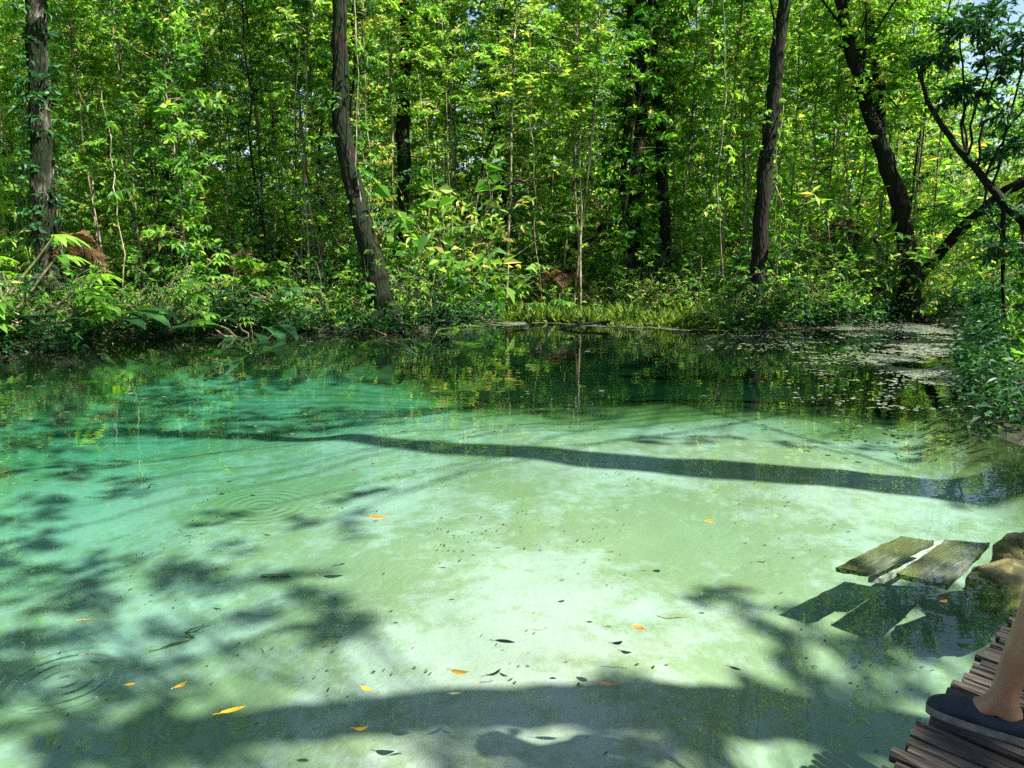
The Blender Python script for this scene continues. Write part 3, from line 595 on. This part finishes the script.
# undergrowth: knee-high mass of leaves
P = scatter(lambda x, y: (sdist(x, y) < -.12) & ((np.abs(x) < .85 * y + 2) & (y > 8.5) | (x > 5.6) & (x < 15) & (y < 12)) & ~((np.abs(x - 1.9) < 2.1) & (y < 15.5)), 6600, (-18, 20, -4, 24)); b = MB(); 
for x, y in P:
    k_ = rng.integers(5, 10); hh = rng.uniform(.1, .55); c = np.array([x, y, gz(x, y)])
    st = rdir(k_, .35, 1.0); LL = rng.uniform(.08, .18, k_); b.leaves(c + st * hh * rng.random((k_, 1)), st + [0, 0, -.2], upn(k_, .5), LL, LL * .42, np.clip(.45 + rng.normal() * .2 + rng.normal(size=k_) * .12, 0, 1), droop=.2)
b.obj('undergrowth', LEAF)['kind'] = 'stuff'
# grass strip
a0, a1 = g2(505, 322), g2(742, 331); P = scatter(lambda x, y: (sdist(x, y) < -.02) & (sdist(x, y) > -2.0), 11000, (a0[0] - .1, a1[0] + .2, 12.4, 16.0)); n_ = len(P); z = height(P[:, 0], P[:, 1])
b = MB(); L_ = rng.uniform(.06, .26, n_) * (.25 + 1.5 * vnoise(P[:, 0], P[:, 1], .45, 9)); dr = rdir(n_, .5, 1.0); b.leaves(np.column_stack([P, z - .01]), dr, rdir(n_, -.3, .3), L_, rng.uniform(.012, .03, n_), rng.random(n_), droop=.3); b.obj('grass', GRASS)['kind'] = 'stuff'
# vegetation trailing over the waterline + roots
b = MB()
for i in [33, 34, 0, 1, 2, *range(3, 29)]:
    a, c = SH[i], SH[(i + 1) % NS]; ln = np.hypot(*(c - a))
    for q in range(int(ln * 60)):
        p = a + (c - a) * random.random(); px = ppx(*p)
        if 500 < px < 735: continue
        d = rdir(1, -.1, .5)[0]; hh = random.uniform(.0, .42); s_ = np.array([p[0] + random.gauss(0, .12), p[1] + random.gauss(0, .12), hh])
        k_ = 6; b.leaves(s_ + rng.normal(size=(k_, 3)) * .07, rdir(k_, -.6, .3), upn(k_, .5), rng.uniform(.06, .15, k_), rng.uniform(.03, .055, k_), np.clip(rng.normal(.4, .25, k_), 0, 1))
b.obj('bank_creepers', LEAFD)['kind'] = 'stuff'
# floating green scum and duckweed
SCUM, o, n, l = mat('duckweed'); at = n('Attribute', attribute_name='tone'); r = n('ValToRGB'); ramp(r, [(0, (.04, .06, .03)), (.5, (.14, .165, .11)), (1, (.34, .36, .30))]); l(at, r, 'Fac', 0)
p = n('BsdfPrincipled', i_Roughness=.35); l(r, p, 0, 'Base Color'); l(p, o)
def flakes(P, rmin, rmax, tone, name, z=.004):
    b = MB(); n_ = len(P); r_ = rng.uniform(rmin, rmax, n_); a0 = rng.random(n_) * 6.28; th = np.arange(6) / 6 * 6.28
    v = np.stack([P[:, :1] + np.cos(th + a0[:, None]) * r_[:, None] * 1.2, P[:, 1:] + np.sin(th + a0[:, None]) * r_[:, None], np.full((n_, 6), z) + rng.normal(size=(n_, 6)) * .0012 + rng.random((n_, 1)) * .004], -1).reshape(-1, 3)
    k_ = np.arange(n_) * 6; f = np.concatenate([np.stack([k_, k_ + 1, k_ + 2], 1), np.stack([k_, k_ + 2, k_ + 3], 1), np.stack([k_, k_ + 3, k_ + 4], 1), np.stack([k_, k_ + 4, k_ + 5], 1)])
    b.tris(v, f, np.tile(np.clip(rng.normal(tone, .2, n_), 0, 1), 4)); o = b.obj(name, SCUM); o['kind'] = 'stuff'
def inpoly(poly, x, y):
    ins = np.zeros(x.shape, bool); poly = np.array(poly)
    for i in range(len(poly)):
        a, e = poly[i], poly[(i + 1) % len(poly)] - poly[i]
        if abs(e[1]) < 1e-9: continue
        ins ^= ((a[1] > y) != (a[1] + e[1] > y)) & (x < e[0] * (y - a[1]) / e[1] + a[0])
    return ins
dp = [g2(a, b_) for a, b_ in [(905, 323), (945, 316), (984, 320), (986, 350), (980, 392), (940, 388), (880, 376), (852, 368), (880, 350), (900, 335)]]
dens = lambda x, y: vnoise(x, y, .45, 21) * .6 + vnoise(x, y, .13, 22) * .4
Pd = scatter(lambda x, y: (inpoly(dp, x, y) | ((y > 16) & (sdist(x, y) > .1))) & (sdist(x, y) > .03) & (dens(x, y) > .52), 10000, (4.5, 13, 7.5, 22)); Pe = scatter(lambda x, y: (sdist(x, y) > .03) & (x > 2.6) & (y > 6.9) & (dens(x, y) > .56 - .22 * np.clip((x - 3.2) / 3.5, 0, 1)) & (rng.random(x.shape) < np.clip((x - 2.6) / 3, .05, .8)), 5200, (2.6, 10, 6.9, 17)); flakes(np.concatenate([Pd, Pe]), .008, .024, .5, 'duckweed')
Ps = scatter(lambda x, y: (sdist(x, y) > 0) & (sdist(x, y) < .06 + .75 * vnoise(x, y, .7, 31) ** 2) & (vnoise(x, y, .16, 33) > .35) & (y > 11), 6500, (-.5, 6.0, 11, 14.5)); flakes(Ps, .010, .026, .35, 'algae_scum')
Pt = scatter(lambda x, y: (sdist(x, y) > 0) & (vnoise(x, y, .5, 41) > .78), 130, (-7, 4, 6, 12.5)); flakes(Pt, .01, .03, .3, 'floating_specks')
# specks and bits lying on the bed
b = MB(); P = scatter(lambda x, y: (sdist(x, y) > .3) & (vnoise(x, y, .5, 51) * .6 + vnoise(x, y, .15, 52) * .4 > .60), 520, (-2.6, 3.0, 1.9, 6.5)); n_ = len(P); z = height(P[:, 0], P[:, 1])
b.leaves(np.column_stack([P, z + .006]), rdir(n_, -.05, .1), upn(n_, .1), rng.uniform(.008, .035, n_), rng.uniform(.004, .014, n_), rng.random(n_) * .6, droop=0); b.obj('bed_litter', LEAFB)['kind'] = 'stuff'

# ------------------------------------------------------------------ floating leaves, one by one
def plain(name, col, rough=.5, col2=None, scale=30):
    m, o, n, l = mat(name); tc = n('TexCoord'); a = n('TexNoise', i_Scale=scale, i_Detail=4); l(tc, a, 'Object'); r = n('ValToRGB')
    c2 = col2 or tuple(c * .55 for c in col); ramp(r, [(.35, c2), (.62, col)]); l(a, r); p = n('BsdfPrincipled', i_Roughness=rough); l(r, p, 0, 'Base Color'); l(p, o); return m
LM = dict(yellow=plain('leaf_yellow', (.85, .50, .03), .45, (.72, .33, .02)), orange=plain('leaf_orange', (.78, .22, .02), .45, (.55, .12, .01)), red=plain('leaf_red', (.45, .06, .02), .45), green=plain('leaf_floating_green', (.12, .25, .03)), brown=plain('leaf_dark_brown', (.07, .035, .02), .5), grey=plain('leaf_grey', (.05, .06, .055), .4), olive=plain('leaf_olive', (.12, .13, .05)), pale=plain('twig_pale', (.3, .2, .1)))
def fleaf(px, py, wpx, ang, ar, colr, lab, stem=True, cat='leaf', name='floating_leaf'):
    c = onz(px, py, .005); sc_ = np.dot(c - CAM, [0, CP, -SP]) / F; L = wpx * sc_; b = MB(); n1 = 9; v = []; bend = random.uniform(-.15, .15)
    for i in range(n1 + 1):
        t = i / n1; wd = L * ar * .5 * math.sin(math.pi * t ** .85) ** .85 if 0 < t < 1 else 0; yy = bend * L * math.sin(math.pi * t); zz = .10 * L * (2 * t - 1) ** 2 * random.uniform(.6, 1.2)
        v += [((t - .5) * L, yy + wd, zz + wd * .18), ((t - .5) * L, yy, zz), ((t - .5) * L, yy - wd, zz + wd * .18)]
    b.quads(v, [q for i in range(n1) for q in ((i * 3, i * 3 + 1, i * 3 + 4, i * 3 + 3), (i * 3 + 1, i * 3 + 2, i * 3 + 5, i * 3 + 4))])
    if stem: b.tube([(-.5 * L, 0, v[1][2]), (-.62 * L, .01 * L, v[1][2] + .002), (-.72 * L, .04 * L, v[1][2])], .0012, 4)
    o = b.obj(name, LM[colr], smooth=True); o.location = (c[0], c[1], .004); o.rotation_euler = (0, 0, R(ang)); tag(o, lab, cat, 'leaves floating on the pool'); return o
FL = [(379, 517, 22, -8, .32, 'orange', 'long orange leaf floating near the middle of the pool, left of centre'), (709, 521, 9, 20, .75, 'orange', 'small round red-orange leaf floating alone, right of the pool centre'),
      (638, 628, 14, 140, .6, 'orange', 'bright orange oval leaf floating above the brown curled leaves'), (460, 672, 20, -10, .42, 'yellow', 'large yellow leaf floating beside the dark thin leaf, above the lower band of shade'),
      (367, 689, 14, -20, .4, 'yellow', 'yellow leaf floating just above the edge of the lower shade band'), (361, 728, 14, 15, .4, 'yellow', 'lowest yellow leaf, floating inside the band of shade near the bottom'),
      (233, 711, 26, 28, .26, 'yellow', 'long slim amber leaf floating at the lower left'), (181, 685, 15, 60, .42, 'yellow', 'amber leaf floating between the ripple rings and the long slim leaf'),
      (130, 685, 11, 10, .4, 'yellow', 'small yellow leaf floating beside the ripple rings at the lower left'), (354, 470, 7, 0, .5, 'red', 'tiny red leaf floating on the far side of the long orange leaf'),
      (228, 470, 9, -10, .4, 'green', 'tiny green leaf floating left of the tiny red leaf'), (505, 643, 22, -12, .3, 'grey', 'dark grey elongated leaf floating above the yellow leaf'),
      (617, 643, 13, 20, .45, 'brown', 'dark brown curled leaf floating below the orange oval leaf'), (626, 652, 12, -15, .5, 'olive', 'dull olive leaf touching the dark brown curled leaf'), (608, 684, 25, -4, .26, 'brown', 'long brown leaf floating on the upper edge of the lower shade band'),
      (493, 673, 20, 40, .22, 'grey', 'thin dark leaf pointing up and right beside the large yellow leaf'), (504, 675, 11, -35, .35, 'olive', 'small olive leaf at the tip of the thin dark leaf'), (385, 752, 20, 0, .42, 'grey', 'grey oval leaf floating at the bottom edge of the pool'),
      (608, 627, 8, 0, .6, 'olive', 'little olive leaf left of the orange oval leaf'), (456, 694, 13, 8, .28, 'olive', 'slim olive leaf below the large yellow leaf'), (328, 690, 9, 88, .25, 'grey', 'tiny upright dark sliver left of the yellow leaf'), (643, 571, 8, 10, .5, 'olive', 'small olive leaf far above the orange oval leaf'),
      (735, 669, 13, -30, .35, 'brown', 'brown leaf in the mottled shade on the right'), (443, 568, 7, 0, .4, 'brown', 'speck-sized brown leaf in the middle of the pale sand'), (610, 552, 9, 30, .5, 'olive', 'olive leaf floating right of the sky glints'), (760, 562, 7, 0, .5, 'brown', 'speck-sized brown leaf left of the sunken planks'),
      (414, 471, 6, 0, .5, 'brown', 'tiny brown leaf right of the tiny red leaf'), (498, 548, 7, 10, .4, 'brown', 'tiny brown leaf between the orange leaves'), (944, 601, 10, 30, .5, 'orange', 'orange leaf caught in the dark water by the sunken planks'), (268, 535, 9, -20, .4, 'brown', 'tiny brown leaf below the far ripple rings')]
for (px, py, w_, an, ar, c, lab) in FL: fleaf(px, py, w_, an, ar, c, lab)
for (px, py, w_, an) in [(672, 616, 30, -4), (318, 577, 16, -60), (86, 618, 18, 30), (540, 628, 14, 10)]:
    c = onz(px, py, .006); L = w_ * np.dot(c - CAM, [0, CP, -SP]) / F; b = MB(); b.tube(wobble((-L / 2, 0, 0), (L / 2, 0, 0), 7, .012), [.0025, .003, .003, .0028, .0025, .002, .0012], 5)
    o = b.obj('floating_twig', LM['pale'], smooth=True); o.location = tuple(c); o.rotation_euler = (0, 0, R(an))
    tag(o, {672: 'pale brown twig floating right of the orange oval leaf', 318: 'short twig floating over the dark algae patch', 86: 'short twig floating above the near ripple rings', 540: 'short pale twig floating right of the grey leaf'}[px], 'twig')

for (q0, q1, r0_, lab) in [((262, 578), (345, 566), .009, 'thin sunken branch lying over the dark algae below the long orange leaf'), ((85, 500), (160, 486), .016, 'sunken branch on the pale bed at the left, above the rings'), ((150, 655), (205, 628), .009, 'short sunken stick right of the near ripple rings'), ((205, 424), (300, 418), .022, 'dark sunken branch in the deep water at the far left')]:
    P0, P1 = bedpt(*q0), bedpt(*q1); br_ = empty('sunken_branch', P0, lab, 'branch'); b = MB(); P = wobble((0, 0, .015), P1 - P0 + [0, 0, .02], 9, .08); b.tube(P, np.linspace(r0_, r0_ * .4, 9), 6, rough=.08)
    b.tube(wobble(P[5], P[5] + (P1 - P0) * .3 + rdir(1, 0, .2)[0] * .06, 4, .02), np.linspace(r0_ * .5, .002, 4), 4)
    b.obj('limb', POLE, br_, True)

# ------------------------------------------------------------------ sunken planks, stone slabs
_e = onz(900, 536) - onz(836, 567)
WOOD = barkmat('weathered_plank', (.035, .042, .03), (.10, .115, .075), (.2, .21, .15), moss=(.07, .085, .03), mf=.46, sc_=1.2, bump=.35, along=math.atan2(_e[1], _e[0]))
STONE, o, n, l = mat('mossy_stone'); tc = n('TexCoord'); a = n('TexNoise', i_Scale=7.0, i_Detail=8, i_Roughness=.7); l(tc, a, 'Object'); r = n('ValToRGB'); ramp(r, [(.3, (.02, .025, .01)), (.46, (.07, .07, .02)), (.58, (.17, .14, .035)), (.72, (.26, .23, .13))]); l(a, r)
p = n('BsdfPrincipled', i_Roughness=.75); l(r, p, 0, 'Base Color'); bu = n('Bump', i_Strength=.8, i_Distance=.02); l(a, bu, 0, 'Height'); l(bu, p, 0, 'Normal'); l(p, o)
def board(c4, z, th, name, m, parent, origin, jit=.004):
    """board from four plan corners, subdivided with small irregularities"""
    b = MB(); c = [np.array(q, float) for q in c4]; nu, nv = 10, 4; v = []
    for s_ in (0, -th):
        for i in range(nu + 1):
            for j in range(nv + 1):
                a, d = i / nu, j / nv; p = (c[0] * (1 - a) + c[1] * a) * (1 - d) + (c[3] * (1 - a) + c[2] * a) * d
                v.append([p[0] + rng.normal() * jit - origin[0], p[1] + rng.normal() * jit - origin[1], z + s_ + rng.normal() * jit * .6 - origin[2]])
    N = (nu + 1) * (nv + 1); f = []; I = lambda i, j, k_: k_ * N + i * (nv + 1) + j
    for i in range(nu):
        for j in range(nv): f += [(I(i, j, 0), I(i + 1, j, 0), I(i + 1, j + 1, 0), I(i, j + 1, 0)), (I(i, j, 1), I(i, j + 1, 1), I(i + 1, j + 1, 1), I(i + 1, j, 1))]
        f += [(I(i, 0, 0), I(i, 0, 1), I(i + 1, 0, 1), I(i + 1, 0, 0)), (I(i, nv, 0), I(i + 1, nv, 0), I(i + 1, nv, 1), I(i, nv, 1))]
    for j in range(nv): f += [(I(0, j, 0), I(0, j + 1, 0), I(0, j + 1, 1), I(0, j, 1)), (I(nu, j, 0), I(nu, j, 1), I(nu, j + 1, 1), I(nu, j + 1, 0))]
    b.quads(v, f); return b.obj(name, m, parent)
def sunk(pxs, z, th, lab, name='sunken_plank', m=WOOD, cat='plank', jit=.003, post=False):
    c4 = [onz(a, b_, z)[:2] for a, b_ in pxs]; o = (*(sum(np.array(c) for c in c4) / 4), z); root = empty(name, o, lab, cat)
    board(c4, z, th, 'board' if m is WOOD else 'slab', m, root, o, jit)
    if post:
        for k_ in (0,):
            c = (np.array(c4[k_]) * .5 + np.array(c4[(k_ + 2) % 4]) * .5) - np.array(o[:2]); b = MB(); b.tube([(c[0], c[1], -th - .002), (c[0] + .01, c[1], -.5)], [.02, .025], 8, rough=.05); b.obj('post', WOOD, root)
    return root
sunk([(836, 567), (900, 536), (934, 541), (869, 573)], -.03, .025, 'left sunken plank, dark and lying just under the water')
sunk([(897, 573), (945, 540), (990, 543), (948, 585)], -.03, .025, 'wider sunken plank between the left plank and the mossy slabs')
sunk([(868, 577), (940, 540), (948, 541), (884, 578)], -.14, .03, 'narrow pale rail under water between the two sunken planks', 'sunken_rail', plain('pale_wood', (.5, .5, .4)), 'rail', .001)
def rock(px, py, top, rx, ry, rz, rot, lab, seed):
    c = onz(px, py, top - rz * .4); nu, nv = 40, 22; b = MB(); v = []
    for i in range(nv + 1):
        th = math.pi * i / nv
        for j in range(nu):
            ph = 2 * math.pi * j / nu; d = np.array([math.sin(th) * math.cos(ph), math.sin(th) * math.sin(ph), math.cos(th)]); q = np.sign(d) * np.abs(d) ** .58
            nse = 1 + .22 * (vnoise(d[0] * 3 + 9, d[1] * 3 + d[2] * 2 + 9, 1.0, seed) - .5) + .22 * (vnoise(d[0] * 8 + 20, d[1] * 8 + d[2] * 7 + 20, 1.0, seed + 1) - .5)
            v.append(q * [rx, ry, rz] * nse)
    b.quads(v, [(i * nu + j, (i + 1) * nu + j, (i + 1) * nu + (j + 1) % nu, i * nu + (j + 1) % nu) for i in range(nv) for j in range(nu)])
    o = b.obj('mossy_rock', STONE, smooth=True); o.location = (c[0], c[1], top - rz); o.rotation_euler = (0.05, -.04, R(rot)); tag(o, lab, 'rock')
rock(1012, 574, .025, .23, .12, .09, 22, 'low rounded mossy rock at the water beside the wider sunken plank', 71)
rock(1050, 548, .09, .27, .14, .15, 15, 'higher mossy rock at the right edge behind the low rock', 75)

# ------------------------------------------------------------------ log deck
ZD = .27; E0 = onz(885, 768, ZD)[:2]; ed = onz(1012, 618, ZD)[:2] - E0; ed /= np.linalg.norm(ed); gd = np.array([ed[1], -ed[0]])
LOG = barkmat('old_log', (.022, .018, .015), (.065, .054, .044), (.15, .13, .105), moss=(.04, .036, .032), mf=.38, sc_=1.3, bump=.45, along=math.atan2(gd[1], gd[0]))
dk = empty('log_deck', (E0[0], E0[1], 0), 'dark walkway of round logs laid side by side at the lower right', 'deck')
s_ = -2.4
while s_ < 1.25:
    rr = random.uniform(.014, .022); c = E0 + ed * (s_ + rr) + gd * random.uniform(-.014, .016); L = random.uniform(1.95, 2.1); d2 = gd + ed * random.gauss(0, .018)
    b = MB(); n_ = 10; t = np.linspace(0, 1, n_)[:, None]; P = np.column_stack([c - E0 + d2 * L * t, np.full(n_, ZD - rr + random.gauss(0, .004)) + rng.normal(size=n_) * .002]); P[:, :2] += np.cumsum(rng.normal(size=(n_, 2)), 0) * .0018
    b.tube(P, rr * rng.uniform(.97, 1.0, n_), 12, rough=.012); o = b.obj('log', LOG, dk, True); s_ += rr * 2 + random.uniform(0, .005)
for q in (.25, 1.6):
    b = MB(); a = E0 + gd * q; P = np.array([[*(a + ed * t - E0), ZD - .125] for t in np.linspace(-2.4, 1.3, 8)]); b.tube(P, .055, 9, rough=.04); b.obj('beam', LOG, dk, True)
    for t in (-2.2, -1.1, 0, 1.1):
        b = MB(); c = a + ed * t - E0; b.tube([(c[0] + .02, c[1], ZD - .19), (c[0], c[1], -1.2)], .06, 9, rough=.04); b.obj('post', LOG, dk, True)

# ------------------------------------------------------------------ the person on the deck (only foot and shin reach into the picture)
SKIN, o, n, l = mat('skin'); tc = n('TexCoord'); a = n('TexNoise', i_Scale=9.0, i_Detail=4); l(tc, a, 'Object'); r = n('ValToRGB'); ramp(r, [(.35, (.27, .125, .075)), (.65, (.40, .21, .13))]); l(a, r)
p = n('BsdfPrincipled', i_Roughness=.5); l(r, p, 0, 'Base Color'); p.inputs['Subsurface Weight'].default_value = .1; p.inputs['Subsurface Radius'].default_value = (.02, .008, .004); l(p, o)
CANVAS = plain('navy_canvas', (.012, .018, .035), .8, (.008, .012, .022), 120); RUB = plain('shoe_rubber', (.2, .195, .18), .8, (.10, .095, .085), 25)
TOE = onz(927, 708, ZD); FW = TOE - onz(1045, 748, ZD); FW[2] = 0; FW /= np.linalg.norm(FW); LF = np.array([-FW[1], FW[0], 0]); UP = np.array([0, 0, 1.0])
FT = TOE - FW * .13                        # centre of the front (left) foot
BT = FT - FW * .46 - LF * .19 + 0
pr = empty('person', ((FT + BT) / 2), 'person in navy canvas slip-on shoes standing on the log deck at the right edge', 'person'); PO = (FT + BT) / 2
def Wp(base, f, l_, u): return base + FW * f + LF * l_ + UP * u - PO
hipc = (FT + BT) / 2 + UP * .90 - FW * .08
def skinmesh(name, pts, edges, rad, m, root_i, sub=2):
    me = bpy.data.meshes.new(name); me.from_pydata([tuple(p) for p in pts], edges, []); o = link(name, me, pr)
    md = o.modifiers.new('skin', 'SKIN'); md.use_smooth_shade = True; md.branch_smoothing = .6
    for i, v in enumerate(me.skin_vertices[0].data):
        r_ = rad[i]; v.radius = r_ if isinstance(r_, tuple) else (r_, r_); v.use_root = (i == root_i)
    s_ = o.modifiers.new('sub', 'SUBSURF'); s_.levels = s_.render_levels = sub; me.materials.append(m); return o
pts, edg, rad = [], [], []
def ch(par, p, r_):
    pts.append(np.array(p, float)); rad.append(r_)
    if par is not None: edg.append((par, len(pts) - 1))
    return len(pts) - 1
hp = hipc - PO; pel = ch(None, hp, .13); wst = ch(pel, hp + UP * .16, .115); chs = ch(wst, hp + UP * .36, .13); sh_ = ch(chs, hp + UP * .50, .10); nk = ch(sh_, hp + UP * .57 + FW * .01, .052); hd0 = ch(nk, hp + UP * .64 + FW * .02, .058); hd1 = ch(hd0, hp + UP * .72 + FW * .03, .085); hd2 = ch(hd1, hp + UP * .80 + FW * .025, .075)
for sd, base, kf in ((1, FT, .04), (-1, BT, .05)):
    h_ = ch(pel, hp + LF * .085 * sd - UP * .04, .095); ank = Wp(base, -.035, 0, .08); knee = ank + UP * .40 - FW * (.08 if sd > 0 else -.06) - LF * .0
    th = ch(h_, (hp + LF * .09 * sd + knee) / 2 + FW * .03, .082); kn = ch(th, knee, .058); cf = ch(kn, ank * .35 + knee * .65 - FW * .012, .056); c2 = ch(cf, ank * .72 + knee * .28, .041); an = ch(c2, ank + UP * .02, .034)
    hl = ch(an, Wp(base, -.08, 0, .04), .027); ins_ = ch(an, Wp(base, -.01, 0, .058), .031); ball = ch(ins_, Wp(base, .055, 0, .036), (.036, .022))
    s0 = ch(sh_, hp + UP * .49 + LF * .15 * sd, .055); el = ch(s0, hp + UP * .24 + LF * .22 * sd - FW * .02, .04); wr = ch(el, hp + UP * .03 + LF * .23 * sd + FW * .09, .027); pm = ch(wr, hp - UP * .04 + LF * .225 * sd + FW * .12, (.036, .018))
    for q in range(4):
        f0 = ch(pm, hp - UP * .075 + LF * .225 * sd + FW * (.095 + .019 * q), .0095); f1 = ch(f0, pts[f0] - UP * (.032 + .006 * (q in (1, 2))) - LF * sd * .006, .0085); ch(f1, pts[f1] - UP * .026 - LF * sd * .014, .0075)
    tb = ch(pm, hp - UP * .045 + LF * .215 * sd + FW * .152, .011); ch(tb, pts[tb] - UP * .03 + FW * .012 - LF * .01 * sd, .009)
skinmesh('body', pts, edg, rad, SKIN, 0)
SHIRT = plain('shirt_cloth', (.30, .36, .40), .85); SHORT = plain('shorts_cloth', (.10, .09, .07), .85); HAIR = plain('hair', (.02, .013, .009), .6)
B_ = lambda a: pts[a]
sp_ = [hp + UP * .02, hp + UP * .16, hp + UP * .36, hp + UP * .485]; se = [(0, 1), (1, 2), (2, 3)]; sr = [.15, .135, .15, .115]
for sd in (1, -1):
    sp_ += [hp + UP * .485 + LF * .15 * sd, hp + UP * .36 + LF * .195 * sd]; k_ = len(sp_); se += [(3, k_ - 2), (k_ - 2, k_ - 1)]; sr += [.072, .062]
skinmesh('shirt', sp_, se, sr, SHIRT, 0)
tp = [hp + UP * .0, hp + UP * .13]; te = [(0, 1)]; tr_ = [.165, .14]
for sd, base in ((1, FT), (-1, BT)):
    ank = Wp(base, -.035, 0, .08); knee = ank + UP * .40 - FW * (.08 if sd > 0 else -.06); a = hp + LF * .09 * sd - UP * .06; tp += [a, a * .6 + knee * .4 + FW * .02, a * .25 + knee * .75]; k_ = len(tp); te += [(0, k_ - 3), (k_ - 3, k_ - 2), (k_ - 2, k_ - 1)]; tr_ += [.125, .115, .10]
skinmesh('shorts', tp, te, tr_, SHORT, 0)
skinmesh('hair', [hp + UP * .70 - FW * .02, hp + UP * .79 - FW * .0, hp + UP * .825 + FW * .03], [(0, 1), (1, 2)], [.082, .09, .075], HAIR, 0)
b = MB()  # nose, ears on the face
for c, r_ in ((hp + UP * .725 + FW * .118, .014), (hp + UP * .73 + FW * .03 + LF * .088, .02), (hp + UP * .73 + FW * .03 - LF * .088, .02)): b.tube([c - UP * .025, c - UP * .012 , c + UP * .012, c + UP * .028], [r_ * .5, r_, r_ * .7, r_ * .3], 8)
b.obj('nose_and_ears', SKIN, pr, True)
def shoe(base, yaw=0):
    f = FW * math.cos(yaw) + LF * math.sin(yaw); l_ = np.cross(UP, f); hw = lambda u: .047 * (max(0, 1 - ((u - .17) / .145) ** 4)) ** .5 * (1 - .18 * max(0, (.12 - u)) / .12) if u > .17 else (.047 - .011 * ((.17 - u) / .17)) * (max(0, 1 - (max(0, .045 - u) / .046) ** 2.2)) ** .5
    us_ = np.concatenate([np.linspace(.0, .05, 6), np.linspace(.06, .27, 16), np.linspace(.28, .312, 7)])
    us_ = us_ / us_[-1] * .305; O = base - f * .130 - PO; KS = .26 / .305
    so = root = empty('shoe', (0, 0, 0), None, None); root.parent = pr
    for nm, m_, z0, z1, k1 in (('sole', RUB, .0, .024, 1.0),):
        b = MB(); v = []
        for u in us_:
            h_ = hw(u) + .003
            for (sg, zz, e) in ((-1, z0, .94), (-1, z0 + .006, 1), (-1, z1, 1), (1, z1, 1), (1, z0 + .006, 1), (1, z0, .94)): v.append(O + f * u * KS + l_ * sg * h_ * e * .9 + UP * zz)
        fq = [(i * 6 + j, i * 6 + (j + 1) % 6, (i + 1) * 6 + (j + 1) % 6, (i + 1) * 6 + j) for i in range(len(us_) - 1) for j in range(6)]; b.quads(v, fq); n6 = (len(us_) - 1) * 6; b.quads([v[i] for i in range(6)] + v[n6:], [(0, 1, 4, 5), (1, 2, 3, 4), (6, 7, 10, 11), (7, 8, 9, 10)]); b.obj(nm, m_, root)
    b = MB(); v = []; m_ = 13
    for u in us_:
        top = np.interp(u, [0, .01, .04, .11, .15, .175, .22, .27, .295, .305], [.060, .072, .066, .052, .056, .073, .060, .046, .034, .026]); h_ = hw(u) - .001
        op = np.interp(u, [0, .012, .03, .13, .165, .18, 1], [.0, .45, .62, .62, .35, 0, 0])      # half-width of the mouth (share)
        for j in range(m_):
            th = math.pi * j / (m_ - 1); cx = math.cos(th); zz = .02 + (top - .02) * max(0, math.sin(th)) ** .62
            cxx = math.copysign(abs(cx) ** .8, cx); 
            if op > 0: cxx = math.copysign(max(abs(cxx), op * .78), cxx if abs(cx) > 1e-6 else 1); 
            v.append(O + f * u * KS + l_ * h_ * cxx * .9 + UP * zz)
    fq = []
    for i in range(len(us_) - 1):
        for j in range(m_ - 1):
            um = us_[i]
            if .012 < um < .165 and j in (5, 6): continue
            fq.append((i * m_ + j, i * m_ + j + 1, (i + 1) * m_ + j + 1, (i + 1) * m_ + j))
    b.quads(v, fq); o = b.obj('upper', CANVAS, root, True); sd = o.modifiers.new('t', 'SOLIDIFY'); sd.thickness = .003; sd.offset = 0
shoe(FT); shoe(BT, -.15)
